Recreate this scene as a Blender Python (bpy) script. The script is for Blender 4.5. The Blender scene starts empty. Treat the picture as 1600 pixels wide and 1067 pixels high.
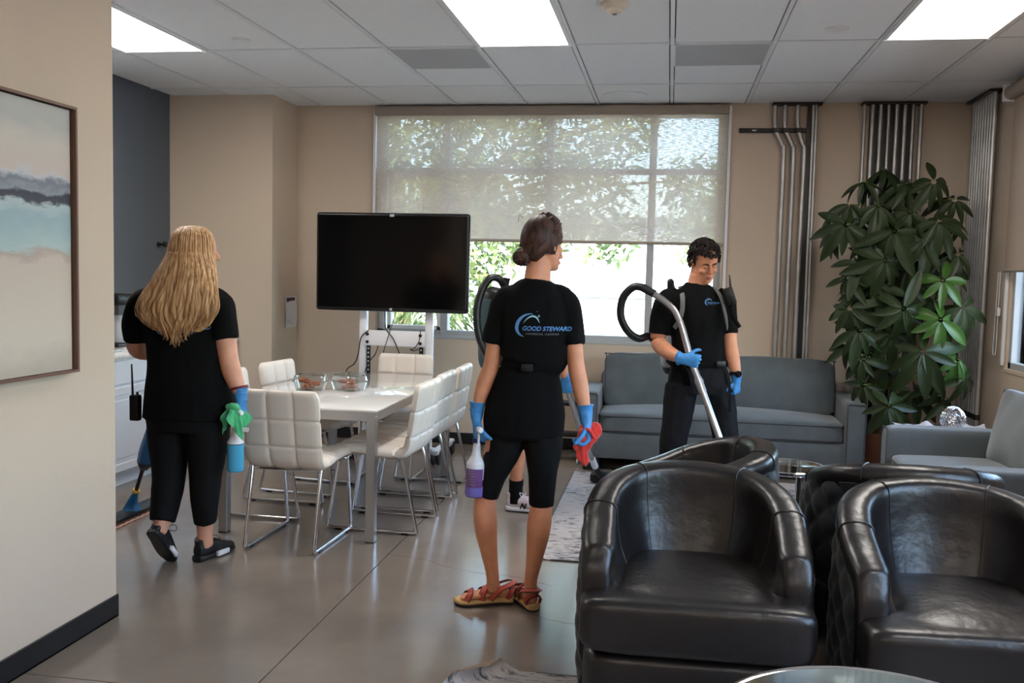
import bpy, bmesh, math, random
from mathutils import Vector, Matrix, noise
from mathutils.bvhtree import BVHTree
PI = math.pi
random.seed(7)
S = bpy.context.scene
COL = S.collection

# ---------------------------------------------------------------- camera, world, light, exposure
cam_d = bpy.data.cameras.new('camera'); cam = bpy.data.objects.new('camera', cam_d); COL.objects.link(cam)
cam_d.sensor_width = 36.0; cam_d.lens = 36.0*1470/1600; cam_d.clip_start = 0.05; cam_d.clip_end = 300
cam.matrix_world = Matrix(((0.98611, -0.03517, 0.16234, 0.0),
                           (0.16439, 0.06862, -0.98401, 0.0),
                           (0.02347, 0.99702, 0.07344, 1.50), (0, 0, 0, 1)))
S.camera = cam
w = bpy.data.worlds.new('world'); S.world = w; w.use_nodes = True
nt = w.node_tree; bg = nt.nodes['Background']
sky = nt.nodes.new('ShaderNodeTexSky'); sky.sky_type = 'NISHITA'; sky.sun_disc = False
sky.sun_elevation = math.radians(48); sky.sun_rotation = math.radians(200); sky.air_density = 1.0; sky.dust_density = 3.0; sky.ozone_density = 1.0
nt.links.new(sky.outputs[0], bg.inputs[0]); bg.inputs[1].default_value = 1.75
sun_d = bpy.data.lights.new('sun', 'SUN'); sun_d.energy = 3.0; sun_d.angle = 0.02; sun_d.color = (1.0, 0.96, 0.9)
sun = bpy.data.objects.new('sun', sun_d); COL.objects.link(sun); sun.rotation_euler = (math.radians(40), 0, math.radians(20)); sun.location = (0, -5, 20)
PANEL = 10.5      # radiance of the ceiling light panels
S.view_settings.view_transform = 'Standard'; S.view_settings.look = 'None'
S.view_settings.exposure = 0.78; S.view_settings.gamma = 1.0; S.view_settings.use_curve_mapping = False
S.cycles.use_denoising = True
S.cycles.max_bounces = 8; S.cycles.diffuse_bounces = 4; S.cycles.glossy_bounces = 4; S.cycles.transparent_max_bounces = 16
S.cycles.transmission_bounces = 6; S.cycles.caustics_reflective = False; S.cycles.caustics_refractive = False
S.cycles.sample_clamp_indirect = 6.0

# ---------------------------------------------------------------- materials
def srgb(r, g, b):
    f = lambda c: (c/255/12.92) if c/255 <= 0.04045 else ((c/255+0.055)/1.055)**2.4
    return (f(r), f(g), f(b), 1)
def mat(name, col, rough=0.6, metal=0.0, bump=0.0, bscale=60, vary=0.0, vscale=4, sheen=0, coat=0, emit=None, es=0, trans=0, ior=1.45, spec=0.5, stretch=None, alpha=1.0, col2=None, bdist=0.002, sub=0):
    m = bpy.data.materials.new(name); m.use_nodes = True
    n = m.node_tree.nodes; l = m.node_tree.links; p = n['Principled BSDF']
    p.inputs['Base Color'].default_value = col; p.inputs['Roughness'].default_value = rough; p.inputs['Metallic'].default_value = metal
    p.inputs['IOR'].default_value = ior; p.inputs['Specular IOR Level'].default_value = spec
    if trans: p.inputs['Transmission Weight'].default_value = trans
    if alpha < 1: p.inputs['Alpha'].default_value = alpha
    if sheen: p.inputs['Sheen Weight'].default_value = sheen
    if coat: p.inputs['Coat Weight'].default_value = coat; p.inputs['Coat Roughness'].default_value = 0.08
    if sub: p.inputs['Subsurface Weight'].default_value = sub; p.inputs['Subsurface Radius'].default_value = (0.012, 0.005, 0.003); p.inputs['Subsurface Scale'].default_value = 0.5
    if emit: p.inputs['Emission Color'].default_value = emit; p.inputs['Emission Strength'].default_value = es
    tc = None
    if bump or vary:
        tc = n.new('ShaderNodeTexCoord'); mp = n.new('ShaderNodeMapping'); l.new(tc.outputs['Object'], mp.inputs[0])
        if stretch: mp.inputs['Scale'].default_value = stretch
    if vary:
        nz = n.new('ShaderNodeTexNoise'); nz.inputs['Scale'].default_value = vscale; nz.inputs['Detail'].default_value = 5
        l.new(mp.outputs[0], nz.inputs['Vector'])
        mx = n.new('ShaderNodeMix'); mx.data_type = 'RGBA'
        c2 = col2 or tuple(c*(1-vary) for c in col[:3])+(1,)
        mx.inputs[6].default_value = col; mx.inputs[7].default_value = c2
        rp = n.new('ShaderNodeValToRGB'); rp.color_ramp.elements[0].position = 0.35; rp.color_ramp.elements[1].position = 0.65
        l.new(nz.outputs['Fac'], rp.inputs[0]); l.new(rp.outputs[0], mx.inputs[0]); l.new(mx.outputs[2], p.inputs['Base Color'])
    if bump:
        nb = n.new('ShaderNodeTexNoise'); nb.inputs['Scale'].default_value = bscale; nb.inputs['Detail'].default_value = 4
        l.new(mp.outputs[0], nb.inputs['Vector'])
        b = n.new('ShaderNodeBump'); b.inputs['Strength'].default_value = bump; b.inputs['Distance'].default_value = bdist
        l.new(nb.outputs['Fac'], b.inputs['Height']); l.new(b.outputs[0], p.inputs['Normal'])
    return m
M = {}
M['wall'] = mat('wall_paint', srgb(204, 186, 167), 0.75, bump=0.35, bscale=70, vary=0.05, vscale=1.2)
M['wall_blue'] = mat('slate_paint', srgb(86, 94, 103), 0.6, bump=0.2, bscale=70)
M['rubber'] = mat('black_rubber', srgb(22, 22, 25), 0.45, bump=0.1)
M['tile'] = mat('ceiling_tile', srgb(232, 234, 237), 0.9, bump=0.4, bscale=160, vary=0.03, vscale=30)
M['tbar'] = mat('tbar_white', srgb(222, 224, 226), 0.5, bump=0.02)
M['perf'] = mat('perforated_grey', srgb(186, 187, 191), 0.6, bump=0.9, bscale=260, vary=0.3, vscale=250)
M['panel'] = mat('light_diffuser', (1, 1, 1, 1), 0.5, emit=(1.0, 0.95, 0.89, 1), es=PANEL)
M['white_metal'] = mat('white_metal', srgb(225, 225, 228), 0.35, bump=0.02)
M['chrome'] = mat('chrome', srgb(225, 225, 228), 0.08, 1.0, vary=0.03)
M['steel'] = mat('brushed_steel', srgb(190, 190, 192), 0.28, 1.0, bump=0.05, bscale=200)
M['conduit'] = mat('galvanised_conduit', srgb(196, 194, 192), 0.4, 0.75, vary=0.2, vscale=7)
M['dark_metal'] = mat('dark_metal', srgb(60, 58, 57), 0.45, 0.8, vary=0.2)
M['black_plastic'] = mat('black_plastic', srgb(16, 16, 18), 0.38, bump=0.08, bscale=200)
M['screen'] = mat('screen_glass', srgb(7, 7, 8), 0.12, vary=0.01)
M['frame'] = mat('window_frame', srgb(176, 178, 180), 0.4, bump=0.03)
M['leather'] = mat('black_leather', srgb(21, 18, 18), 0.33, bump=0.35, bscale=8, vary=0.2, vscale=3, bdist=0.02, spec=0.6)
M['quilt'] = mat('quilted_velvet', srgb(14, 20, 26), 0.6, sheen=0.12, bump=0.2, bscale=200)
M['suede'] = mat('blue_grey_suede', srgb(84, 91, 95), 0.85, sheen=0.35, vary=0.22, vscale=6, bump=0.15, bscale=25, bdist=0.006)
M['piping'] = mat('dark_piping', srgb(62, 64, 68), 0.8, bump=0.1)
M['white_leather'] = mat('white_leatherette', srgb(232, 222, 211), 0.42, bump=0.12, bscale=130, vary=0.03)
M['table_glass'] = mat('white_glass', srgb(236, 234, 230), 0.05, vary=0.01, coat=1.0)
M['skin'] = mat('skin', srgb(216, 158, 130), 0.5, vary=0.14, vscale=14, bump=0.12, bscale=220, sub=0.12)
M['skin_tan'] = mat('skin_tan', srgb(212, 146, 112), 0.5, vary=0.16, vscale=16, bump=0.14, bscale=200, sub=0.12)
M['shirt'] = mat('black_cotton', srgb(9, 9, 10), 0.95, spec=0.2, bump=0.15, bscale=400)
M['legging'] = mat('black_legging', srgb(8, 8, 9), 0.8, spec=0.25, bump=0.1, bscale=300)
M['trouser'] = mat('charcoal_trouser', srgb(22, 22, 26), 0.88, spec=0.25, bump=0.25, bscale=40, bdist=0.005)
M['glove'] = mat('blue_nitrile', srgb(66, 140, 205), 0.42, bump=0.5, bscale=55, vary=0.25, vscale=25, bdist=0.004)
M['blonde'] = mat('blonde_hair', srgb(216, 176, 128), 0.42, vary=0.4, vscale=22, stretch=(3, 3, 0.06), col2=srgb(158, 112, 72), bump=0.4, bscale=90, bdist=0.003)
M['brown_hair'] = mat('brown_hair', srgb(78, 46, 35), 0.5, spec=0.35, vary=0.5, vscale=40, stretch=(2, 1, 0.5), col2=srgb(28, 18, 15), bump=0.6, bscale=120, bdist=0.003)
M['dark_hair'] = mat('dark_curly_hair', srgb(30, 18, 15), 0.6, spec=0.3, vary=0.4, vscale=40, bump=0.5, bscale=120)
M['white_plastic'] = mat('white_plastic', srgb(225, 225, 228), 0.4, bump=0.02)
M['grey_plastic'] = mat('grey_plastic', srgb(165, 168, 172), 0.4, bump=0.02)
M['cap_blue'] = mat('navy_plastic', srgb(30, 42, 120), 0.4, bump=0.02)
M['liq_blue'] = mat('blue_cleaner', srgb(72, 158, 196), 0.22, vary=0.05)
M['liq_purple'] = mat('purple_cleaner', srgb(120, 112, 190), 0.22, vary=0.05)
M['bottle'] = mat('frosted_bottle', srgb(214, 212, 218), 0.35, vary=0.03)
M['label_purple'] = mat('purple_label', srgb(112, 72, 128), 0.5, vary=0.2, vscale=60)
M['cloth_red'] = mat('red_microfibre', srgb(205, 52, 42), 0.95, sheen=0.4, bump=0.5, bscale=260)
M['cloth_green'] = mat('green_microfibre', srgb(66, 168, 112), 0.95, sheen=0.4, bump=0.5, bscale=260)
M['tool_blue'] = mat('blue_plastic', srgb(24, 92, 138), 0.42, bump=0.04)
M['cab'] = mat('white_cabinet', srgb(218, 223, 230), 0.45, bump=0.02)
M['leaf'] = mat('leaf_green', srgb(40, 54, 27), 0.45, vary=0.45, vscale=7, bump=0.1, bscale=60, spec=0.35)
M['stem'] = mat('stem_brown', srgb(96, 82, 58), 0.7, vary=0.3, bump=0.3)
M['leafstem'] = mat('petiole_green', srgb(122, 130, 60), 0.5, vary=0.2)
M['pot'] = mat('terracotta_pot', srgb(112, 70, 52), 0.8, vary=0.2, bump=0.2)
M['doily'] = mat('white_lace', srgb(225, 222, 224), 0.9, bump=0.5, bscale=120)
M['belt'] = mat('black_webbing', srgb(9, 9, 10), 0.85, spec=0.15, bump=0.4, bscale=300)
M['strap'] = mat('grey_strap', srgb(98, 98, 96), 0.6, bump=0.3, bscale=300)

# ---------------------------------------------------------------- mesh helpers
def obj(name, bm, m, parent=None, smooth=True, label=None, stuff=False):
    """link bm (built in parent space, or world space for a world-built thing) as one mesh object"""
    me = bpy.data.meshes.new(name)
    if isinstance(bm, bmesh.types.BMesh):
        bmesh.ops.recalc_face_normals(bm, faces=bm.faces[:]) if len(bm.faces) < 60000 else None
        bm.to_mesh(me); bm.free()
    else: me = bm; me.name = name
    if parent is not None and world_built(parent):
        off = parent_loc(parent); me.transform(Matrix.Translation(-off))
    if smooth:
        me.polygons.foreach_set('use_smooth', [True]*len(me.polygons))
    if m is not None:
        for mm in (m if isinstance(m, (list, tuple)) else [m]): me.materials.append(mm)
    o = bpy.data.objects.new(name, me); COL.objects.link(o)
    if parent is not None: o.parent = parent
    if smooth and len(me.polygons) < 60000:
        try: me.set_sharp_from_angle(angle=math.radians(42))
        except Exception: pass
    if label: o['label'] = label
    if stuff: o['kind'] = 'stuff'
    return o
def world_built(p):
    while p.parent is not None: p = p.parent
    return bool(p.get('_wb'))
def parent_loc(p):
    v = Vector(p.location)
    while p.parent is not None: p = p.parent; v += Vector(p.location)
    return v
def thing(name, label, cat, loc=(0, 0, 0), rz=0, group=None, wb=False):
    """Empty at a thing's base; wb: its parts are written in world coordinates"""
    o = bpy.data.objects.new(name, None); COL.objects.link(o); o.empty_display_size = 0.1
    o.location = loc; o.rotation_euler = (0, 0, rz); tag(o, label, cat, group)
    if wb: o['_wb'] = 1
    return o
def tag(o, label, cat, group=None):
    o['label'] = label; o['category'] = cat
    if group: o['group'] = group
    return o
def struct(name, bm, m, parent=None, smooth=False):
    o = obj(name, bm, m, parent, smooth)
    if parent is None: o['kind'] = 'structure'
    return o
def dup(root, loc=None, rz=None, label=None, group=None):
    r = root.copy(); COL.objects.link(r)
    if loc is not None: r.location = loc
    if rz is not None: r.rotation_euler = (0, 0, rz)
    if label: r['label'] = label
    if group: r['group'] = group
    for ch in list(root.children):
        c = ch.copy(); COL.objects.link(c); c.parent = r
        for g in ch.children:
            d = g.copy(); COL.objects.link(d); d.parent = c
    return r
def BM(): return bmesh.new()
def V(*a): return Vector(a)
def box(bm, x0, x1, y0, y1, z0, z1, bev=0.0, seg=2, mi=0, R=None):
    r = bmesh.ops.create_cube(bm, size=1)
    vs = r['verts']
    for v in vs:
        v.co = V((x0+x1)/2+v.co.x*(x1-x0), (y0+y1)/2+v.co.y*(y1-y0), (z0+z1)/2+v.co.z*(z1-z0))
    fs = list({f for v in vs for f in v.link_faces})
    if bev:
        es = list({e for v in vs for e in v.link_edges})
        g = bmesh.ops.bevel(bm, geom=es, offset=bev, segments=seg, affect='EDGES', profile=0.5)
        vs = list({v for f in g['faces'] for v in f.verts} | {v for v in vs if v.is_valid})
        fs = list({f for v in vs for f in v.link_faces})
    if mi:
        for f in fs: f.material_index = mi
    if R is not None:
        for v in vs: v.co = R @ v.co
    return vs
def rings(bm, rs, cap0=True, cap1=True, closed=True, loop=False, mi=0):
    """skin a list of rings (lists of points)"""
    vr = [[bm.verts.new(p) for p in r] for r in rs]
    n = len(rs[0]); last = n if closed else n-1
    seq = list(zip(vr[:-1], vr[1:])) + ([(vr[-1], vr[0])] if loop else [])
    for a, b in seq:
        for i in range(last):
            j = (i+1) % n
            f = bm.faces.new((a[i], a[j], b[j], b[i])); f.material_index = mi
    if not loop and closed:
        if cap0: bm.faces.new(vr[0][::-1]).material_index = mi
        if cap1: bm.faces.new(vr[-1]).material_index = mi
    return [v for r in vr for v in r]
def catmull(pts, k):
    """smooth a list of tuples (any length) with k samples per span"""
    P = [tuple(p) for p in pts]; out = []
    n = len(P); d = len(P[0])
    for i in range(n-1):
        p0 = P[max(i-1, 0)]; p1 = P[i]; p2 = P[i+1]; p3 = P[min(i+2, n-1)]
        for j in range(k):
            t = j/k
            out.append(tuple(0.5*((2*p1[c])+(-p0[c]+p2[c])*t+(2*p0[c]-5*p1[c]+4*p2[c]-p3[c])*t*t+(-p0[c]+3*p1[c]-3*p2[c]+p3[c])*t**3) for c in range(d)))
    out.append(P[-1]); return out
def tube(bm, pts, r, seg=10, k=0, round_ends=False, ref=None, mi=0, flat=1.0):
    """tube through pts; r a number or list; flat scales the section along its second axis"""
    if not isinstance(r, (list, tuple)): r = [r]*len(pts)
    Q = [tuple(p)+(q,) for p, q in zip(pts, r)]
    if k: Q = catmull(Q, k)
    P = [V(*q[:3]) for q in Q]; R = [q[3] for q in Q]
    if round_ends:
        for e in (0, 1):
            a, b = (P[0], P[1]) if e == 0 else (P[-1], P[-2])
            d = (a-b).normalized(); rr = R[0] if e == 0 else R[-1]
            add = [(a+d*rr*math.sin(t), rr*math.cos(t)) for t in (0.5, 1.0, 1.35)]
            for p, q in add:
                if e == 0: P.insert(0, p); R.insert(0, q)
                else: P.append(p); R.append(q)
    rs = []; up = None
    for i, p in enumerate(P):
        t = (P[min(i+1, len(P)-1)]-P[max(i-1, 0)]).normalized()
        if up is None:
            up = V(*ref) if ref is not None else (V(0, 0, 1) if abs(t.z) < 0.9 else V(1, 0, 0))
        if ref is not None: up = V(*ref)
        s = t.cross(up); s = s.normalized() if s.length > 1e-6 else V(1, 0, 0)
        u = s.cross(t).normalized()
        if ref is None: up = u
        rs.append([p+s*(math.cos(2*PI*a/seg)*R[i]*flat)+u*(math.sin(2*PI*a/seg)*R[i]) for a in range(seg)])
    return rings(bm, rs, mi=mi)
def limb(bm, spec, lat=(1, 0, 0), seg=20, k=5, ex=2.0, caps=True):
    """spec rows (x,y,z, rl, rd): centre, half width along lat, half depth across it; superellipse sections"""
    Q = catmull(spec, k); P = [V(*q[:3]) for q in Q]; rs = []
    L = V(*lat).normalized()
    for i, p in enumerate(P):
        t = (P[min(i+1, len(P)-1)]-P[max(i-1, 0)]).normalized()
        s = (L - t*L.dot(t)).normalized(); d = t.cross(s).normalized()
        ring = []
        for a in range(seg):
            c = math.cos(2*PI*a/seg); e = math.sin(2*PI*a/seg)
            cc = math.copysign(abs(c)**(2/ex), c); ee = math.copysign(abs(e)**(2/ex), e)
            ring.append(p+s*(cc*max(Q[i][3], .001))+d*(ee*max(Q[i][4], .001)))
        rs.append(ring)
    return rings(bm, rs, caps, caps)
def lathe(bm, prof, c=(0, 0, 0), seg=24, axis=None, mi=0, sx=1, sy=1):
    """prof (r,z) list; optional Matrix axis"""
    rs = []
    for r, z in prof:
        ring = []
        for a in range(seg):
            v = V(r*sx*math.cos(2*PI*a/seg), r*sy*math.sin(2*PI*a/seg), z)
            if axis is not None: v = axis @ v
            ring.append(v+V(*c))
        rs.append(ring)
    return rings(bm, rs, mi=mi)
def ball(bm, c, r, n=12, R=None):
    """ellipsoid, r a number or triple"""
    if not isinstance(r, (list, tuple)): r = (r, r, r)
    g = bmesh.ops.create_uvsphere(bm, u_segments=n+4, v_segments=n, radius=1)['verts']
    for v in g:
        q = V(v.co.x*r[0], v.co.y*r[1], v.co.z*r[2])
        if R is not None: q = R @ q
        v.co = q+V(*c)
    return g
def rbox(bm, c, w_, d_, h_, k=5.0, n=12, crown=0.0, crown_y=0.0, R=None, wob=0.0, seed=0):
    """rounded cushion-like box (superellipsoid), crown puffs the top"""
    tb = bmesh.new(); bmesh.ops.create_cube(tb, size=2)
    bmesh.ops.subdivide_edges(tb, edges=tb.edges[:], cuts=n-1, use_grid_fill=True)
    out = {}
    for i, v in enumerate(tb.verts):
        v.index = i
        p = v.co.copy()
        q = V(*(math.sin(x*PI/2)*0.25+x*0.75 for x in p))
        nrm = (abs(q.x)**k+abs(q.y)**k+abs(q.z)**k)**(1/k)
        q = q/nrm
        x, y, z = q
        z2 = z*h_/2
        if z > 0: z2 += crown*max(0, 1-x*x)*max(0, 1-y*y)*z
        y2 = y*d_/2 + (crown_y*max(0, 1-x*x)*max(0, 1-z*z)*y if crown_y else 0)
        p = V(x*w_/2, y2, z2)
        if wob: p += q*wob*noise.noise(p*6+V(seed, seed*2, 0))
        if R is not None: p = R @ p
        out[i] = bm.verts.new(p+V(*c))
    for f in tb.faces: bm.faces.new([out[v.index] for v in f.verts])
    tb.free()
    return list(out.values())
def fuse(bm, vox, smooth=6, noise_amp=0.0, noise_scale=20, factor=0.6):
    """melt the overlapping pieces of bm into one continuous skin"""
    bmesh.ops.recalc_face_normals(bm, faces=bm.faces[:])
    me = bpy.data.meshes.new('tmp'); bm.to_mesh(me); bm.free()
    o = bpy.data.objects.new('tmp', me); COL.objects.link(o)
    r = o.modifiers.new('r', 'REMESH'); r.mode = 'VOXEL'; r.voxel_size = vox; r.adaptivity = 0
    if smooth:
        s = o.modifiers.new('s', 'SMOOTH'); s.factor = factor; s.iterations = smooth
    dg = bpy.context.evaluated_depsgraph_get()
    out = bpy.data.meshes.new_from_object(o.evaluated_get(dg))
    bpy.data.objects.remove(o); bpy.data.meshes.remove(me)
    if noise_amp:
        N_ = [v.vector.copy() for v in out.vertex_normals]
        for v, nv in zip(out.vertices, N_):
            c = v.co*noise_scale
            v.co += nv*noise_amp*(noise.noise(V(c.x, c.y, c.z*0.45))+0.5*noise.noise(V(c.x*2.3+4, c.y*2.3, c.z*1.3)))
    return out
def shared(name, bm, m, smooth=False):
    me = bpy.data.meshes.new(name); bmesh.ops.recalc_face_normals(bm, faces=bm.faces[:]); bm.to_mesh(me); bm.free()
    if m: me.materials.append(m)
    if smooth: me.polygons.foreach_set('use_smooth', [True]*len(me.polygons))
    return me
def place(name, me, parent, loc=(0, 0, 0), mat4=None):
    o = bpy.data.objects.new(name, me); COL.objects.link(o); o.parent = parent
    if mat4 is not None: o.matrix_local = mat4
    else: o.location = loc
    return o
# ================================================================ room shell
CEIL = 2.90; YB = 7.93; XR = 2.33; XL = -2.27; XK = -4.16
# floor: four cast slabs with dark saw cuts between them
bm = BM(); box(bm, XK-.2, XR+.2, -2.8, YB+.2, -0.12, -0.012)
floor = struct('floor', bm, mat('saw_cut', srgb(34, 28, 25), 0.9, bump=0.1))
fm = bpy.data.materials.new('polished_concrete'); fm.use_nodes = True
n = fm.node_tree.nodes; l = fm.node_tree.links; p = n['Principled BSDF']
tc = n.new('ShaderNodeTexCoord'); n1 = n.new('ShaderNodeTexNoise'); n1.inputs['Scale'].default_value = 1.1; n1.inputs['Detail'].default_value = 8; n1.inputs['Roughness'].default_value = 0.62
n2 = n.new('ShaderNodeTexNoise'); n2.inputs['Scale'].default_value = 38; n2.inputs['Detail'].default_value = 5
cr = n.new('ShaderNodeValToRGB'); cr.color_ramp.elements[0].color = srgb(118, 108, 100); cr.color_ramp.elements[1].color = srgb(141, 130, 120)
cr.color_ramp.elements[0].position = 0.3; cr.color_ramp.elements[1].position = 0.7
l.new(tc.outputs['Object'], n1.inputs['Vector']); l.new(tc.outputs['Object'], n2.inputs['Vector']); l.new(n1.outputs['Fac'], cr.inputs[0])
l.new(cr.outputs[0], p.inputs['Base Color'])
rr = n.new('ShaderNodeMapRange'); rr.inputs['To Min'].default_value = 0.10; rr.inputs['To Max'].default_value = 0.24; l.new(n1.outputs['Fac'], rr.inputs['Value']); l.new(rr.outputs[0], p.inputs['Roughness'])
b_ = n.new('ShaderNodeBump'); b_.inputs['Strength'].default_value = 0.12; b_.inputs['Distance'].default_value = 0.002; l.new(n2.outputs['Fac'], b_.inputs['Height']); l.new(b_.outputs[0], p.inputs['Normal'])
p.inputs['Specular IOR Level'].default_value = 0.8
g = 0.003
for (x0, x1, y0, y1) in ((XK-.1, -1.41, -2.7, 3.0), (-1.41, XR+.1, -2.7, 3.0), (XK-.1, -1.41, 3.0, YB+.1), (-1.41, XR+.1, 3.0, YB+.1)):
    bm = BM(); box(bm, x0+g, x1-g, y0+g, y1-g, -0.05, 0); obj('floor_slab', bm, fm, floor, False)

for pts in (((-1.41, 4.70), (-1.2, 4.66), (-1.08, 4.58), (-.9, 4.52), (-.72, 4.50), (-.5, 4.40)), ((-.56, 4.02), (-.45, 3.96), (-.34, 3.93), (-.26, 3.90))):
    bm = BM(); P = catmull(pts, 8); P = [(x+.006*noise.noise(V(x*20, y*20, 1)), y+.012*noise.noise(V(x*25, y*20, 4))) for x, y in P]
    rs = [[(x, y-.0011, 0.0), (x, y+.0011, 0.0), (x, y+.0009, .0004), (x, y-.0009, .0004)] for x, y in P]
    rings(bm, rs); obj('hairline_crack', bm, bpy.data.materials['saw_cut'], floor, False)

def wall(name, boxes, m):
    bm = BM()
    for b in boxes: box(bm, *b)
    return struct(name, bm, m)
WX0, WX1, WZ0, WZ1 = -2.53, 0.41, 0.93, 2.86
wall('wall_back', [(-3.25, WX0, YB, YB+.2, 0, 3.1), (WX1, XR+.2, YB, YB+.2, 0, 3.1), (WX0, WX1, YB, YB+.2, 0, WZ0), (WX0, WX1, YB, YB+.2, WZ1, 3.1)], M['wall'])
# right wall with two window openings; nearer one unseen, added for chair highlights
RY = [(4.3, 7.0), (0.4, 3.3)]
bx = [(XR, XR+.2, 7.0, YB, 0, 3.1), (XR, XR+.2, 3.3, 4.3, 0, 3.1), (XR, XR+.2, -2.7, 0.4, 0, 3.1)]
for a, b in RY: bx += [(XR, XR+.2, a, b, 0, .91), (XR, XR+.2, a, b, 2.8, 3.1)]
wall('wall_right', bx, M['wall'])
wall('wall_left', [(XL-.15, XL, -2.7, 3.585, 0, 3.1)], M['wall'])
wall('wall_kitchen', [(XK-.15, XK, 1.9, 7.55, 0, 3.1)], M['wall_blue'])
wall('wall_alcove', [(XK-.15, -3.25, 7.39, YB+.2, 0, 3.1)], M['wall'])
wall('wall_kitchen_near', [(XK-.15, XL-.15, 1.75, 1.9, 0, 3.1)], M['wall'])
wall('wall_rear', [(XL-.15, XR+.2, -2.85, -2.7, 0, 3.1)], M['wall'])
def bb(name, x0, x1, y0, y1):
    bm = BM(); box(bm, x0, x1, y0, y1, 0.001, 0.098, 0.003, 1); box(bm, x0, x1, y0, y1, 0.001, 0.012, 0.003, 1); struct(name, bm, M['rubber'])
bb('baseboard_left', XL, XL+.008, -2.68, 3.593); bb('baseboard_back', -3.24, XR-.01, YB-.008, YB); bb('baseboard_right', XR-.008, XR, -2.68, YB-.01)
bb('baseboard_alcove', -3.25, -3.242, 7.385, YB-.01); bb('baseboard_kitchen', XK+.01, -3.25, 7.382, 7.39)

# ceiling: slab, grid bars, lay-in tiles, light panels
bm = BM(); box(bm, XK-.2, XR+.2, -2.85, YB+.2, CEIL+.06, CEIL+.2); ceil = struct('ceiling', bm, mat('plenum_dark', srgb(70, 70, 72), .9, bump=.1))
GX = [-.03+.6*k for k in range(-7, 5)]; GX = [x for x in GX if XK < x < XR]
GY = [5.875+1.23*k for k in range(-7, 2)]; GY = [y for y in GY if -2.7 < y < YB]
for x in GX:
    bm = BM(); box(bm, x-.012, x+.012, -2.7, YB, CEIL-.002, CEIL+.03); obj('grid_bar', bm, M['tbar'], ceil, False)
for y in GY:
    bm = BM(); box(bm, XK, XR, y-.012, y+.012, CEIL-.0015, CEIL+.03); obj('grid_bar', bm, M['tbar'], ceil, False)
lights = set(); vents = set()
for xc in (-3.33, -.93, 1.47):
    for yc in (5.26, 5.26-3*1.23, 5.26-6*1.23): lights.add((round(xc, 2), round(yc, 2))) if (xc, yc) != (-.93, 5.26-3*1.23) else None
EX = [XK]+GX+[XR]; EY = [-2.7]+GY+[YB]
tile_me = {}
for i in range(len(EX)-1):
    for j in range(len(EY)-1):
        x0, x1, y0, y1 = EX[i]+.018, EX[i+1]-.018, EY[j]+.019, EY[j+1]-.019
        xc, yc = (EX[i]+EX[i+1])/2, (EY[j]+EY[j+1])/2
        if (round(xc, 2), round(yc, 2)) in lights: continue
        key = (round(x1-x0, 3), round(y1-y0, 3))
        if key not in tile_me:
            bm = BM(); a, b = (x1-x0)/2, (y1-y0)/2; box(bm, -a, a, -b, b, 0, .015, .003, 1); tile_me[key] = shared('ceiling_tile', bm, M['tile'])
        place('ceiling_tile', tile_me[key], ceil, ((x0+x1)/2, (y0+y1)/2, CEIL+.0015))
first = None
where = {(-3.33, 5.26): 'recessed ceiling light panel nearest the kitchen wall, above the blonde woman', (-.93, 5.26): 'recessed ceiling light panel in the middle, above the dark-haired woman', (1.47, 5.26): 'recessed ceiling light panel at the right, above the leather chairs'}
for (xc, yc) in sorted(lights, key=lambda q: -q[1]):
    lab = where.get((xc, yc), 'recessed ceiling light panel overhead, %s, outside the view' % ('%s of the middle row' % {-3.33: 'left', -.93: 'centre', 1.47: 'right'}[xc] if yc > 0 else '%s of the rearmost row' % {-3.33: 'left', -.93: 'centre', 1.47: 'right'}[xc]))
    if xc == -3.33 and yc < 3: continue
    if first is None:
        t = thing('ceiling_light', lab, 'ceiling light', (xc, yc, CEIL-.004), group='recessed ceiling light panels'); first = t
        bm = BM()
        for b in ((-.298, .298, -.613, -.585), (-.298, .298, .585, .613), (-.298, -.272, -.613, .613), (.272, .298, -.613, .613)): box(bm, *b, -.004, .02)
        obj('frame', bm, M['tbar'], t, False)
        bm = BM(); box(bm, -.275, .275, -.59, .59, .002, .02); obj('diffuser', bm, M['panel'], t, False)
    else: dup(first, (xc, yc, CEIL-.004), None, lab)
# grey perforated air grilles set in tiles
for xc, lab in ((-1.53, 'grey perforated air grille in ceiling, left of the middle light panel'), (.27, 'grey perforated air grille in ceiling, right of the middle light panel')):
    t = thing('air_grille', lab, 'air vent', (xc, 6.18, CEIL-.001), group='ceiling air grilles')
    bm = BM(); box(bm, -.284, .284, -.29, .29, -.004, .004, .002, 1); obj('perforated_face', bm, M['perf'], t, False)
    bm = BM()
    for b in ((-.288, .288, -.295, -.285), (-.288, .288, .285, .295), (-.288, -.28, -.295, .295), (.28, .288, -.295, .295)): box(bm, *b, -.006, .004)
    obj('rim', bm, M['tbar'], t, False)
for (x, y), lab in (((-2.68, 5.6), 'flush round sprinkler cover in ceiling beside the left light panel'), ((.88, 5.6), 'flush round sprinkler cover in ceiling left of the right light panel')):
    t = thing('sprinkler_cover', lab, 'sprinkler', (x, y, CEIL), group='ceiling sprinkler covers')
    bm = BM(); lathe(bm, [(0.001, -.014), (.04, -.013), (.045, -.009), (.046, -.002)], seg=28); obj('cover_plate', bm, M['white_plastic'], t)
    bm = BM(); lathe(bm, [(.05, -.004), (.064, -.004), (.066, .003), (.05, .003)], seg=28); obj('escutcheon', bm, M['tbar'], t)
t = thing('smoke_detector', 'round beige smoke detector on the ceiling, at the top edge of the view', 'smoke detector', (-.327, 5.0, CEIL))
bm = BM(); lathe(bm, [(.075, .002), (.075, -.012), (.066, -.022), (.045, -.03), (.04, -.03)], seg=28); obj('base', bm, mat('detector_beige', srgb(214, 200, 184), .5, bump=.02), t)
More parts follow.
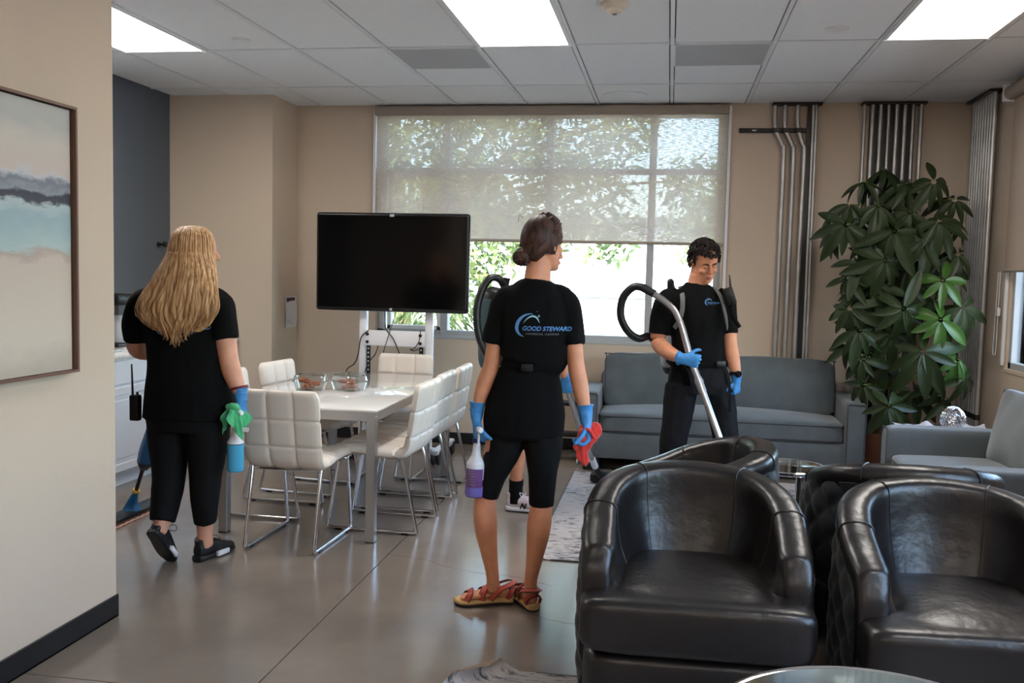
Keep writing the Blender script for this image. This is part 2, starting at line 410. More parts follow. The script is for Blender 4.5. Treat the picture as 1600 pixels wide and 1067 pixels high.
bm = BM(); lathe(bm, [(.042, -.028), (.038, -.045), (.024, -.055), (.001, -.056)], seg=28); obj('sensor_cap', bm, bpy.data.materials['detector_beige'], t)
bm = BM(); lathe(bm, [(.012, -.05), (.012, -.058), (.001, -.059)], seg=12); obj('sensor_window', bm, M['black_plastic'], t)
t = thing('ceiling_speaker', 'faint round flush speaker ring in the ceiling tile above the window', 'speaker', (-.39, 7.52, CEIL))
bm = BM(); lathe(bm, [(.16, -.004), (.172, -.004), (.174, .003), (.158, .003)], seg=40); obj('ring', bm, M['tile'], t)
bm = BM(); lathe(bm, [(.001, .001), (.157, .001), (.157, .003), (.001, .003)], seg=40); obj('grille', bm, M['tile'], t)

# ---------------------------------------------------------------- windows
gl = bpy.data.materials.new('window_glass'); gl.use_nodes = True
n = gl.node_tree.nodes; l = gl.node_tree.links; n.remove(n['Principled BSDF'])
tr = n.new('ShaderNodeBsdfTransparent'); tr.inputs[0].default_value = (.93, .97, .96, 1); gs = n.new('ShaderNodeBsdfGlossy'); gs.inputs['Roughness'].default_value = 0.02
fr = n.new('ShaderNodeFresnel'); fr.inputs[0].default_value = 1.12; mxs = n.new('ShaderNodeMixShader')
l.new(fr.outputs[0], mxs.inputs[0]); l.new(tr.outputs[0], mxs.inputs[1]); l.new(gs.outputs[0], mxs.inputs[2]); l.new(mxs.outputs[0], n['Material Output'].inputs[0])
M['glass'] = gl
# back window: frame Y 7.99..8.07
def wframe(bars, m=M['frame']):
    bm = BM()
    for b in bars: box(bm, *b, .004, 1)
    return bm
fy0, fy1 = 8.0, 8.09
w1 = struct('window_1', wframe([(WX0, WX0+.06, fy0, fy1, WZ0, WZ1), (WX1-.05, WX1, fy0, fy1, WZ0, WZ1), (WX0, WX1, fy0, fy1, WZ0, WZ0+.05), (WX0, WX1, fy0, fy1, WZ1-.05, WZ1)]), M['frame'])
for x in (-1.925, -1.03, -.165):
    obj('mullion', wframe([(x-.03, x+.03, fy0-.01, fy1, WZ0, WZ1)]), M['frame'], w1, False)
xs = [WX0+.06, -1.925, -1.03, -.165, WX1-.05]
for i in range(4):
    obj('transom', wframe([(xs[i], xs[i+1], fy0, fy1-.01, 2.34, 2.385)]), M['frame'], w1, False)
    x0 = xs[i]+(.03 if i else 0); x1 = xs[i+1]-(.03 if i < 3 else 0)
    bm = BM(); box(bm, x0, x1, 8.05, 8.056, WZ0+.05, 2.34); obj('pane', bm, gl, w1, False)
    bm = BM(); box(bm, x0, x1, 8.05, 8.056, 2.385, WZ1-.05); obj('pane', bm, gl, w1, False)
for i in (0,):   # opening sash in the left bay
    x0, x1 = xs[0]+.03, xs[1]-.03
    obj('sash', wframe([(x0, x0+.035, fy0-.012, fy1-.02, WZ0+.05, 2.34), (x1-.035, x1, fy0-.012, fy1-.02, WZ0+.05, 2.34), (x0, x1, fy0-.012, fy1-.02, WZ0+.05, WZ0+.085), (x0, x1, fy0-.012, fy1-.02, 2.305, 2.34)]), M['white_metal'], w1, False)
bm = BM(); box(bm, WX0, WX1, 7.925, 8.0, WZ0-.02, WZ0+.006, .004, 1); obj('window_sill', bm, M['frame'], w1, False)
# blinds
bl = bpy.data.materials.new('blind_weave'); bl.use_nodes = True
n = bl.node_tree.nodes; l = bl.node_tree.links; n.remove(n['Principled BSDF'])
tc = n.new('ShaderNodeTexCoord'); mp = n.new('ShaderNodeMapping'); mp.inputs['Scale'].default_value = (14, 14, 150); l.new(tc.outputs['Object'], mp.inputs[0])
nz = n.new('ShaderNodeTexNoise'); nz.inputs['Scale'].default_value = 1.6; nz.inputs['Detail'].default_value = 4; l.new(mp.outputs[0], nz.inputs['Vector'])
mr = n.new('ShaderNodeMapRange'); mr.inputs['From Min'].default_value = .35; mr.inputs['From Max'].default_value = .7; mr.inputs['To Min'].default_value = 0.06; mr.inputs['To Max'].default_value = 0.42; l.new(nz.outputs['Fac'], mr.inputs['Value'])
df = n.new('ShaderNodeBsdfDiffuse'); df.inputs[0].default_value = srgb(212, 200, 186); tl = n.new('ShaderNodeBsdfTranslucent'); tl.inputs[0].default_value = srgb(222, 212, 202)
ms = n.new('ShaderNodeMixShader'); ms.inputs[0].default_value = 0.34; l.new(df.outputs[0], ms.inputs[1]); l.new(tl.outputs[0], ms.inputs[2])
tp = n.new('ShaderNodeBsdfTransparent'); m2 = n.new('ShaderNodeMixShader'); l.new(mr.outputs[0], m2.inputs[0]); l.new(ms.outputs[0], m2.inputs[1]); l.new(tp.outputs[0], m2.inputs[2]); l.new(m2.outputs[0], n['Material Output'].inputs[0])
M['blind'] = bl
bd = bl.copy(); bd.name = 'blind_dense'; M['blind_dense'] = bd      # the side windows have a closer weave
for q in bd.node_tree.nodes:
    if q.bl_idname == 'ShaderNodeMapRange': q.inputs['To Min'].default_value = .0; q.inputs['To Max'].default_value = .03
    if q.bl_idname == 'ShaderNodeMixShader' and abs(q.inputs[0].default_value-0.34) < .01 and not q.inputs[0].is_linked: q.inputs[0].default_value = .12
    if q.bl_idname == 'ShaderNodeBsdfDiffuse': q.inputs[0].default_value = srgb(178, 158, 140)
M['blindbar'] = mat('blind_bar', srgb(160, 148, 136), .6, bump=.05)
t = thing('roller_blind', 'sheer beige roller blind half lowered over the wide back window', 'blind', ((WX0+WX1)/2, 7.90, 1.76), wb=True)
bm = BM(); box(bm, -2.52, .425, 7.899, 7.9005, 1.77, 2.83); obj('fabric', bm, bl, t, False)
bm = BM(); tube(bm, [(-2.52, 7.90, 1.765), (.425, 7.90, 1.765)], .013, 10); obj('hem_bar', bm, M['blindbar'], t)
bm = BM(); box(bm, -2.535, .43, 7.855, 7.93, 2.812, 2.885, .008); obj('cassette', bm, M['blindbar'], t)
for x in (-2.545, .445):
    bm = BM(); box(bm, x-.012, x+.012, 7.90, 7.93, .95 if x > 0 else 1.72, 2.885, .003, 1); obj('side_rail', bm, M['white_metal'], t, False)
# right windows; the second is an unseen addition that lights the leather chairs
for k, (a, b) in enumerate(RY):
    fx0, fx1 = XR+.015, XR+.085
    ws = struct('window_%d' % (k+2), wframe([(fx0, fx1, a, a+.05, .91, 2.8), (fx0, fx1, b-.05, b, .91, 2.8), (fx0, fx1, a, b, .91, .96), (fx0, fx1, a, b, 2.75, 2.8)]), M['frame'])
    for q in (1, 2):
        y = a+(b-a)*q/3; obj('mullion', wframe([(fx0-.01, fx1, y-.025, y+.025, .91, 2.8)]), M['frame'], ws, False)
    for q in range(3):
        y0, y1 = a+(b-a)*q/3+.03, a+(b-a)*(q+1)/3-.03
        bm = BM(); box(bm, XR+.05, XR+.055, y0, y1, .96, 2.75); obj('pane', bm, gl, ws, False)
    bm = BM(); box(bm, XR-.005, fx0, a-.02, b+.02, .885, .915, .004, 1); obj('window_sill', bm, M['wall'], ws, False)
    t = thing('roller_blind', ['beige roller blind lowered over the far right-hand window', 'beige roller blind on the added, unseen nearer right-hand window'][k], 'blind', (XR-.04, (a+b)/2, 1.58), wb=True)
    bm = BM(); box(bm, XR-.036, XR-.0345, a-.05, b+.03, 1.6 if k == 0 else 2.62, 2.78); obj('fabric', bm, bd, t, False)
    bm = BM(); tube(bm, [(XR-.035, a-.05, 1.59 if k == 0 else 2.61), (XR-.035, b+.03, 1.59 if k == 0 else 2.61)], .012, 10); obj('hem_bar', bm, M['blindbar'], t)
    bm = BM(); tube(bm, [(XR-.055, a-.06, 2.81), (XR-.055, b+.04, 2.81)], .05, 18); obj('roller', bm, M['blindbar'], t)
    bm = BM(); box(bm, XR-.11, XR, b+.04, b+.055, 2.75, 2.87, .004, 1); obj('bracket', bm, M['white_metal'], t, False)
    bm = BM(); box(bm, XR-.02, XR, b+.03, b+.055, .93, 2.76, .003, 1); obj('side_rail', bm, M['white_metal'], t, False)
    if k == 0:
        bm = BM(); tube(bm, [(XR-.03, 7.12, 1.58), (XR-.03, 7.12, 1.05), (XR-.03, 7.15, 1.0), (XR-.03, 7.18, 1.05), (XR-.03, 7.16, 1.58)], .003, 6, k=3); box(bm, XR-.04, XR-.015, 7.11, 7.15, 1.27, 1.33, .004, 1)
        obj('cord', bm, M['white_plastic'], t)

# ---------------------------------------------------------------- outside
bm = BM(); box(bm, -40, 40, YB+.3, 70, -.3, -.12)
o = struct('ground_outside', bm, mat('pale_paving', srgb(150, 148, 144), .9, vary=.15, vscale=.8, bump=.2)); 
bm = BM(); box(bm, XR+.3, 40, -20, YB+.3, -.3, -.12); struct('ground_beside', bm, bpy.data.materials['pale_paving'])
t = thing('boundary_wall', 'long low pale wall with a coping beyond the window', 'wall', (0, 18, -.12), wb=True)
bm = BM(); box(bm, -14, 20, 18, 18.3, -.12, 1.05, .01, 1); obj('wall_body', bm, mat('pale_render', srgb(178, 184, 186), .9, bump=.2), t, False)
bm = BM(); box(bm, -14, 20, 17.95, 18.35, 1.05, 1.15, .01, 1); obj('coping', bm, mat('coping_grey', srgb(128, 134, 138), .8, bump=.1), t, False)
t = thing('far_building', 'long pale low building across the car park', 'building', (4, 40, -.12), wb=True)
bm = BM(); box(bm, -10, 34, 40, 48, -.12, 3.6); obj('wall_body', bm, bpy.data.materials['pale_render'], t, False)
bm = BM(); box(bm, -10.3, 34.3, 39.7, 48.3, 3.6, 3.9); obj('roof_edge', bm, bpy.data.materials['coping_grey'], t, False)
M['bldg_glass'] = mat('pale_glass', srgb(170, 182, 186), .2, vary=.1)
for i in range(9):
    bm = BM(); x = -6+4.2*i; box(bm, x, x+1.8, 39.95, 40.02, .9, 2.4); obj('window', bm, M['bldg_glass'], t, False)
M['tree_leaf'] = mat('tree_leaf', srgb(84, 108, 62), .55, vary=.5, vscale=2.5, col2=srgb(140, 150, 88))
M['bark'] = mat('bark', srgb(120, 98, 80), .9, vary=.3, bump=.8, bscale=12, bdist=.02)
def tree(label, x, y, tr_h, blobs, nleaf, size, seed, group=None):
    rnd = random.Random(seed)
    t = thing('tree', label, 'tree', (x, y, -.12), wb=True, group=group)
    bm = BM(); tube(bm, [(x, y, -.12), (x+.05, y, tr_h*.4), (x-.03, y+.03, tr_h*.8), (x, y, tr_h)], [.13, .11, .09, .07], 12, k=4)
    obj('trunk', bm, M['bark'], t)
    bm = BM()
    for (bx_, by_, bz_, br) in blobs:
        tube(bm, [(x, y, tr_h*.8), ((x+bx_)/2, (y+by_)/2, (tr_h+bz_)/2+.15), (bx_, by_, bz_)], [.05, .03, .012], 6, k=3)
    obj('branches', bm, M['bark'], t, stuff=True)
    bm = BM()
    tot = sum(b[3]**2 for b in blobs)
    for (bx_, by_, bz_, br) in blobs:
        for _ in range(int(nleaf*br*br/tot)):
            d = V(rnd.gauss(0, 1), rnd.gauss(0, 1), rnd.gauss(0, 1)); d.normalize()
            c = V(bx_, by_, bz_)+d*br*(rnd.random()**.45)
            L = size*rnd.uniform(.7, 1.3); a = V(rnd.gauss(0, 1), rnd.gauss(0, 1), rnd.gauss(-.5, .7)).normalized(); s = a.cross(V(rnd.gauss(0, 1), rnd.gauss(0, 1), rnd.gauss(0, 1))).normalized()
            q = [bm.verts.new(c), bm.verts.new(c+a*L*.45+s*L*.17), bm.verts.new(c+a*L), bm.verts.new(c+a*L*.45-s*L*.17)]
            bm.faces.new(q)
    o = obj('foliage', bm, M['tree_leaf'], t, False, stuff=True)
    return t
tree('nearest leafy tree close outside the left half of the window', -3.2, 11.0, 1.9,
     [(-4.4, 11, 1.9, .8), (-3.3, 11.2, 1.5, .55), (-2.6, 11.2, 1.35, .5), (-2.3, 11.3, 2.0, .7), (-3.2, 11, 2.9, 1.0), (-1.5, 11.2, 2.1, .5), (-1.6, 11, 2.9, .7), (-2.2, 11, 3.7, .8), (-4.2, 11.3, 3.4, .8), (-.75, 11, 2.0, .4), (-.9, 11, 2.6, .5), (-.6, 11, 3.3, .5), (-1.2, 11, 3.9, .6), (.1, 11.2, 2.6, .3), (-.3, 11, 3.9, .4), (-3.4, 11, 4.2, .8)], 12500, .14, 3)
for i, (x, y, z, r, lab) in enumerate(((-2.9, 9.6, .75, .48, 'green shrub below the window behind the display stand'), (-1.8, 9.5, .75, .48, 'green shrub below the window right of the display stand'), (-4.0, 9.7, .9, .5, 'green shrub at the left end below the window'))):
    rnd = random.Random(20+i)
    t = thing('shrub', lab, 'shrub', (x, y, -.12), wb=True, group='shrubs below the window')
    bm = BM()
    for k in range(5): tube(bm, [(x, y, -.12), (x+rnd.uniform(-.2, .2), y+rnd.uniform(-.1, .1), .4), (x+rnd.uniform(-.4, .4), y+rnd.uniform(-.2, .2), .9)], [.02, .015, .006], 6, k=3)
    obj('stems', bm, M['bark'], t, stuff=True)
    bm = BM()
    for _ in range(1100):
        d = V(rnd.gauss(0, 1), rnd.gauss(0, 1), rnd.gauss(0, 1)).normalized(); c = V(x, y, z)+d*r*rnd.random()**.4
        L = rnd.uniform(.07, .14); a = (d+V(0, 0, rnd.uniform(-.2, .9))).normalized(); s = a.cross(V(rnd.gauss(0, 1), rnd.gauss(0, 1), .3)).normalized()
        bm.faces.new([bm.verts.new(c), bm.verts.new(c+a*L*.45+s*L*.14), bm.verts.new(c+a*L), bm.verts.new(c+a*L*.45-s*L*.14)])
    obj('foliage', bm, M['tree_leaf'], t, False, stuff=True)
for i, (x, y, lab) in enumerate(((-6, 26, 'distant round tree left beyond the low wall'), (1.5, 30, 'distant small tree in the middle beyond the low wall'))):
    tree(lab, x, y, 2.2, [(x-.8, y, 3, 1.1), (x+.9, y, 3.1, 1.2), (x, y, 4, 1.3)], 1500, .35, 40+i, 'distant trees beyond the wall')
# ================================================================ leather barrel chairs
SHELL = [(-.345, -.235, .585), (-.352, -.10, .635), (-.35, .05, .70), (-.315, .19, .745), (-.235, .295, .772), (-.12, .345, .785), (0, .36, .79)]
SHELL = SHELL+[(-a, b, c) for a, b, c in SHELL[:-1][::-1]]
def shell_rings(kind):
    Q = catmull(SHELL, 14); N = len(Q); rs = []; tot = 0; L = [0]
    for i in range(1, N): tot += math.dist(Q[i][:2], Q[i-1][:2]); L.append(tot)
    for i, q in enumerate(Q):
        a = V(*Q[max(i-1, 0)][:2]); b = V(*Q[min(i+1, N-1)][:2]); t = (b-a).normalized(); nrm = V(-t.y, t.x)   # outward
        f = L[i]/tot; h = q[2]
        e = min(f, 1-f)                        # distance from the arm fronts
        sh = 1.0 if e > .03 else .72+.28*math.sin(e/.03*PI/2)
        seam = 0
        prof = []
        if kind == 'outer':
            for k in range(44):
                z = .055+(h-.075-.055)*k/43
                o = .052+.012*math.sin(PI*min(1, k/43))
                u_ = L[i]*7; v_ = z*7
                d = min(abs(math.sin(PI*(u_+v_)/1)), 1)*min(abs(math.sin(PI*(u_-v_))), 1)
                prof.append((o*sh+.016*d**.6-.004, z))
            prof += [(.03*sh, h-.07), (.03*sh, .055)]
        else:
            r = .064
            prof = [(.052*sh, h-.085), (.060*sh-seam, h-.06)]
            for k in range(9):
                a_ = -.25+(PI+.35)*k/8
                cc = math.cos(a_); ss = math.sin(a_); prof.append(((r*math.copysign(abs(cc)**.8, cc)-.004)*sh, h-.045+.047*math.copysign(abs(ss)**.8, ss)))
            back = min(1, e/.3)
            for k in range(1, 9):
                g_ = k/8; z = (h-.09)*(1-g_)+.40*g_
                prof.append((-.068*sh-.075*g_*(.75+.25*back)+.010*math.sin(PI*g_), z))
            prof += [(-.05, .38), (.045*sh, .38)]
        off = V(0, 0)
        if e < .03: off = -V(0, 1)*(.03*(1-e/.03))*0
        rs.append([V(q[0]+nrm.x*o, q[1]+nrm.y*o, z) for o, z in prof])
    return rs
def seat_mesh(zlo, zhi, k=7):
    bm = BM(); h = zhi-zlo
    rbox(bm, (0, -.30, (zlo+zhi)/2), .80, .24, h, k=k, n=12)
    rbox(bm, (0, -.06, (zlo+zhi)/2), .56, .64, h, k=k, n=12, crown=.035)
    return fuse(bm, .012, 8)
def make_barrel(label):
    t = thing('barrel_armchair', label, 'armchair', (0, 0, 0), 0, 'black leather barrel armchairs')
    bm = BM(); rings(bm, shell_rings('outer')); obj('quilted_back', bm, M['quilt'], t, label='dark quilted velvet outer shell')
    IR = shell_rings('inner')
    bm = BM(); rings(bm, IR)
    for s in (-1, 1):      # arm fronts sloping down to the seat
        sp = [(s*.348, -.10, .58, .055, .035), (s*.349, -.165, .562, .056, .042), (s*.350, -.212, .52, .056, .042), (s*.350, -.235, .45, .055, .035), (s*.350, -.235, .24, .052, .03)]
        limb(bm, sp, (1, 0, 0), 22, 5, 4)
    obj('backrest', fuse(bm, .0085, 16), M['leather'], t)
    obj('seat_cushion', seat_mesh(.26, .455), M['leather'], t)
    for f in (.15, .36, .64, .85):
        r = IR[int(round(f*(len(IR)-1)))]; c0 = sum(r, V(0, 0, 0))/len(r)
        bm = BM(); tube(bm, [tuple(p+(p-c0).normalized()*.0005) for p in r[1:-3]], .0028, 6); obj('seam', bm, M['black_plastic'], t)
    bm = BM(); rbox(bm, (0, -.035, .155), .775, .70, .21, k=9, n=10); obj('skirt', bm, M['leather'], t)
    bm = BM(); lathe(bm, [(.26, .0), (.27, .012), (.25, .03), (.1, .05)], (0, 0, .002), 32); obj('swivel_base', bm, M['black_plastic'], t)
    return t
b0 = make_barrel('black leather barrel armchair in the foreground, left of the two facing the viewer')
b0.location = (.118, 3.40, .006); b0.rotation_euler = (0, 0, math.radians(1.5)); b0.scale = (.96, .96, .97)
dup(b0, (1.0, 3.33, .006), math.radians(3), 'black leather barrel armchair in the foreground, right of the two facing the viewer')
dup(b0, (.10, 4.27, .006), math.radians(-86), 'black leather barrel armchair turned sideways behind the left foreground one')
dup(b0, (1.02, 4.25, .006), math.radians(178), 'black leather barrel armchair with its quilted back to the viewer, behind the right foreground one')

# ================================================================ sofas
def make_sofa(name, label, cat, W, D, arm, ncush, loc, rz, boxy=.0):
    t = thing(name, label, cat, loc, rz)
    iw = W-2*arm
    bm = BM(); box(bm, -W/2+.01, W/2-.01, -D/2+.03, D/2, .10, .30, .015); obj('base', bm, M['suede'], t)
    for s in (-1, 1):
        bm = BM(); xc = s*(W/2-arm/2); rbox(bm, (xc, -.0, .355), arm, D-.02, .51, k=14, n=14); a = obj('arm', bm, M['suede'], t)
        bm = BM(); x0, x1 = xc-arm/2+.012, xc+arm/2-.012; y = -D/2+.012
        tube(bm, [(x0, y, .12), (x0, y, .585), (x0+.01, y, .597), (x1-.01, y, .597), (x1, y, .585), (x1, y, .12)], .0045, 6); obj('piping', bm, M['piping'], a)
    bm = BM(); rbox(bm, (0, D/2-.11, .46), iw+.06, .20, .60, k=10, n=14); obj('back_frame', bm, M['suede'], t)
    bm = BM(); rbox(bm, (0, -.09, .375), iw-.005, D-.22, .16, k=12, n=18, crown=.045); sc = obj('seat_cushion', bm, M['suede'], t)
    for z in (.318, .428):
        bm = BM(); y = -D/2+.022; a = iw/2-.004
        tube(bm, [(-a, y+.5, z), (-a, y+.03, z), (-a+.02, y, z), (0, y, z), (a-.02, y, z), (a, y+.03, z), (a, y+.5, z)], .006, 6); obj('piping', bm, M['piping'], sc)
    cw = iw/ncush
    for k in range(ncush):
        xc = -iw/2+cw*(k+.5)
        R = Matrix.Translation((0, 0, 0)) @ Matrix.Rotation(math.radians(-13), 3, 'X').to_4x4()
        bm = BM(); rbox(bm, (xc, D/2-.27, .645), cw-.006, .17, .46, k=9, n=18, crown_y=.055, R=R.to_3x3(), wob=.012, seed=k+W); c_ = obj('back_cushion', bm, M['suede'], t)
        bm = BM(); P = []
        for (x, z) in ((-1, -.9), (-1, 0), (-1, .93), (-.93, 1), (0, 1.0), (.93, 1), (1, .93), (1, 0), (1, -.9)):
            q = R.to_3x3() @ V(x*(cw/2-.020), -.074+boxy, z*.208); P.append(q+V(xc, D/2-.27, .645))
        tube(bm, P, .005, 6, k=3); obj('piping', bm, M['piping'], c_)
    for sx in (-1, 1):
        for sy in (-1, 1):
            bm = BM(); x = sx*(W/2-.10); y = sy*(D/2-.10); box(bm, x-.06, x+.06, y-.05, y+.05, 0, .10, .004, 1); obj('leg', bm, M['black_plastic'], t, False)
    return t
make_sofa('sofa', 'long blue-grey suede sofa under the window against the back wall', 'sofa', 2.10, .80, .15, 1, (.405, 7.49, 0), 0)
make_sofa('loveseat', 'blue-grey suede loveseat against the right wall, facing left', 'loveseat', 1.44, .95, .16, 1, (1.805, 5.40, .006), math.radians(-90))

# ================================================================ dining table and chairs
t = thing('dining_table', 'white glass-topped dining table with square chrome legs', 'table', (-2.0, 5.76, 0))
bm = BM(); box(bm, -.46, .46, -.895, .895, .722, .734, .003); obj('tabletop', bm, M['table_glass'], t)
bm = BM()
for b in ((-.455, .455, -.89, -.85), (-.455, .455, .85, .89), (-.455, -.415, -.85, .85), (.415, .455, -.85, .85)): box(bm, *b, .672, .7215, .002, 1)
obj('apron', bm, M['steel'], t, False)
for sx in (-1, 1):
    for sy in (-1, 1):
        x, y = sx*.43, sy*.865; bm = BM(); box(bm, x-.026, x+.026, y-.026, y+.026, .004, .7, .003, 1); lg = obj('leg', bm, M['steel'], t, False)
        bm = BM(); box(bm, x-.024, x+.024, y-.024, y+.024, 0, .0045); obj('foot_pad', bm, M['black_plastic'], lg, False)
def make_dining(label):
    t = thing('dining_chair', label, 'chair', (0, 0, 0), 0, 'white padded dining chairs around the table')
    # side path: seat front -> seat back -> top of back ; chair faces -y
    path = [(-.235, .435), (-.215, .46), (-.10, .468), (.06, .455), (.155, .452), (.205, .485), (.225, .56), (.245, .68), (.262, .79), (.27, .86)]
    Q = catmull(path, 14); N = len(Q); tot = [0]
    for i in range(1, N): tot.append(tot[-1]+math.dist(Q[i], Q[i-1]))
    T = tot[-1]; nu = 40; hw = .215
    seamsV = [.31, .455, .645, .815]; seamsU = [1/3, 2/3]
    outer, inner = [], []
    for i in range(N):
        a = V(*Q[max(i-1, 0)]); b = V(*Q[min(i+1, N-1)]); tt = (b-a).normalized(); nn = V(tt.y, -tt.x)     # towards underside/back
        f = tot[i]/T; ev = min(f, 1-f)*T
        ro, ri = [], []
        for j in range(nu+1):
            u = j/nu; eu = min(u, 1-u)*2*hw
            r = .05
            cu = math.sqrt(max(0, 1-(1-min(eu/r, 1))**2)); cv = math.sqrt(max(0, 1-(1-min(ev/.03, 1))**2))
            # rounded corners in plan
            narrow = 1-.10*max(0, 1-ev/.05)**2
            gsum = 0
            for s in seamsU: gsum = max(gsum, math.exp(-((u-s)*2*hw/.008)**2))
            for s in seamsV: gsum = max(gsum, math.exp(-((f-s)*T/.008)**2))
            pil = .75+.25*abs(math.sin(PI*u*3))**.5
            th = .034*(.35+.65*cu)*(.25+.75*cv)*pil-.012*gsum
            x = (u-.5)*2*hw*narrow
            p = V(*Q[i])
            po = p+nn*th*.75; pi_ = p-nn*th
            ro.append(V(x, po.x, po.y)); ri.append(V(x, pi_.x, pi_.y))
        outer.append(ro); inner.append(ri)
    bm = BM(); rings(bm, [o+i[::-1] for o, i in zip(outer, inner)])
    obj('padded_shell', bm, M['white_leather'], t)
    for s in (-1, 1):
        bm = BM(); x = s*.195
        tube(bm, [(s*.15, -.15, .43), (x, -.19, .428), (x, -.205, .40), (x, -.262, .05), (x, -.262, .022), (x, -.24, .0125), (x, 0, .0125), (x, .24, .0125), (x, .262, .022), (x, .262, .05), (x, .185, .40), (x, .17, .424), (s*.15, .14, .426)], .0105, 10, k=3)
        obj('sled_leg', bm, M['chrome'], t)
        for y in (-.2, .2):
            bm = BM(); box(bm, x-.013, x+.013, y-.02, y+.02, 0, .012, .002, 1); obj('glide', bm, M['black_plastic'], t, False)
    for y, z in ((-.17, .424), (.15, .42)):
        bm = BM(); tube(bm, [(-.19, y, z), (.19, y, z)], .0105, 10); obj('crossbar', bm, M['chrome'], t)
    return t
d0 = make_dining('white padded dining chair, its back to the viewer, at the near table end')
d0.location = (-1.965, 4.86, 0); d0.rotation_euler = (0, 0, PI-.03)
for (x, y, a, lab) in ((-1.62, 5.28, -90-2, 'white padded dining chair on the right side of the table, nearest of three'),
                       (-1.63, 5.77, -90, 'white padded dining chair on the right side of the table, middle of three'),
                       (-1.62, 6.24, -90+1, 'white padded dining chair on the right side of the table, farthest of three'),
                       (-2.38, 5.40, 90, 'white padded dining chair on the left side of the table, nearest the blonde woman'),
                       (-2.36, 6.02, 90-7, 'white padded dining chair on the left side of the table, beside the food boxes'),
                       (-1.955, 6.645, 0, 'white padded dining chair at the far end of the table below the screen')):
    # rotation: chair faces -y at 0 ; -90 faces -x ; 90 faces +x
    dup(d0, (x, y, 0), math.radians(a), lab)
# clear food boxes with pastries
M['clear'] = bpy.data.materials.new('clear_plastic'); m_ = M['clear']; m_.use_nodes = True
n = m_.node_tree.nodes; l = m_.node_tree.links; n.remove(n['Principled BSDF'])
tr = n.new('ShaderNodeBsdfTransparent'); tr.inputs[0].default_value = (.9, .93, .93, 1); gs = n.new('ShaderNodeBsdfGlossy'); gs.inputs['Roughness'].default_value = .06
fr = n.new('ShaderNodeLayerWeight'); fr.inputs[0].default_value = .35; mxs = n.new('ShaderNodeMixShader'); l.new(fr.outputs[1], mxs.inputs[0]); l.new(tr.outputs[0], mxs.inputs[1]); l.new(gs.outputs[0], mxs.inputs[2]); l.new(mxs.outputs[0], n['Material Output'].inputs[0])
M['pastry'] = mat('baked_pastry', srgb(186, 112, 72), .7, vary=.4, vscale=60, col2=srgb(120, 58, 36), bump=.6, bscale=60)
def pack(x, y, a, label, seed):
    rnd = random.Random(seed)
    t = thing('food_container', label, 'food box', (x, y, .735), a, 'clear food boxes on the dining table')
    bm = BM(); rs = []
    for k, (w_, d_, z) in enumerate(((.085, .068, .0), (.09, .072, .02), (.098, .08, .05), (.106, .088, .052), (.106, .088, .055))):
        rs.append([V(w_*math.copysign(abs(math.cos(q))**.35, math.cos(q)), d_*math.copysign(abs(math.sin(q))**.35, math.sin(q)), z) for q in [2*PI*i/32+PI/32 for i in range(32)]])
    rings(bm, rs, True, False); obj('tray', bm, M['clear'], t)
    bm = BM(); rs = []
    for k, (w_, d_, z) in enumerate(((.108, .09, .056), (.108, .09, .059), (.101, .083, .061), (.094, .076, .088), (.086, .068, .094))):
        rs.append([V(w_*math.copysign(abs(math.cos(q))**.35, math.cos(q)), d_*math.copysign(abs(math.sin(q))**.35, math.sin(q)), z+.002*math.sin(q*8)) for q in [2*PI*i/32+PI/32 for i in range(32)]])
    rings(bm, rs, False, True); obj('lid', bm, M['clear'], t)
    for k in range(7):
        bm = BM(); px, py = rnd.uniform(-.055, .055), rnd.uniform(-.04, .04)
        rbox(bm, (px, py, .022+.016*(k % 3)), .06, .038, .03, k=3, n=6, wob=.01, seed=k+seed, R=Matrix.Rotation(rnd.uniform(0, 3), 3, 'Z'))
        obj('pastry', bm, M['pastry'], t)
pack(-2.20, 5.60, .15, 'clear plastic food box of brown pastries on the table, the left of two', 3)
pack(-1.97, 5.66, -.35, 'clear plastic food box of brown pastries on the table, the right of two', 9)

# ================================================================ screen on its rolling stand
t = thing('screen_cart', 'white rolling stand with casters carrying the large black screen', 'stand', (-2.07, 6.98, 0), wb=True)
for x in (-2.325, -1.80):
    bm = BM(); box(bm, x-.03, x+.03, 6.98, 7.04, .09, 1.62, .012, 3); obj('post', bm, M['white_metal'], t)
    bm = BM(); xo = x+(.075 if x > -2 else -.075); box(bm, min(x, xo)-.03, max(x, xo)+.03, 6.985, 7.035, .08, .13, .01, 2); box(bm, xo-.03, xo+.03, 6.94, 7.50, .08, .125, .012, 2); lg = obj('base_leg', bm, M['white_metal'], t)
bm = BM(); box(bm, -2.31, -1.82, 6.945, 6.975, .912, 1.03, .006); cb = obj('crossbar', bm, M['white_metal'], t)
for x in (-2.275, -1.855):
    for z in (.94, 1.0):
        bm = BM(); lathe(bm, [(.001, .0), (.010, .001), (.013, .006), (.013, .012)], (x, 6.934, z), 12, Matrix.Rotation(PI/2, 3, 'X').inverted()); obj('bolt', bm, M['black_plastic'], cb)
    bm = BM(); box(bm, x-.014, x+.014, 6.975, 6.99, .3, .915)
    rl = obj('rack_strip', bm, M['black_plastic'], t, False)
    bm = BM()
    for k in range(18): z = .32+k*.033; box(bm, x-.005, x+.005, 6.973, 6.976, z, z+.012)
    obj('slots', bm, M['white_metal'], rl, False, stuff=True)
bm = BM(); box(bm, -2.31, -1.82, 6.99, 7.03, .2, .26, .006); obj('lower_bar', bm, M['white_metal'], t)
bm = BM(); box(bm, -2.3, -1.83, 6.985, 7.02, 1.45, 1.53, .006); obj('screen_mount', bm, M['black_plastic'], t)
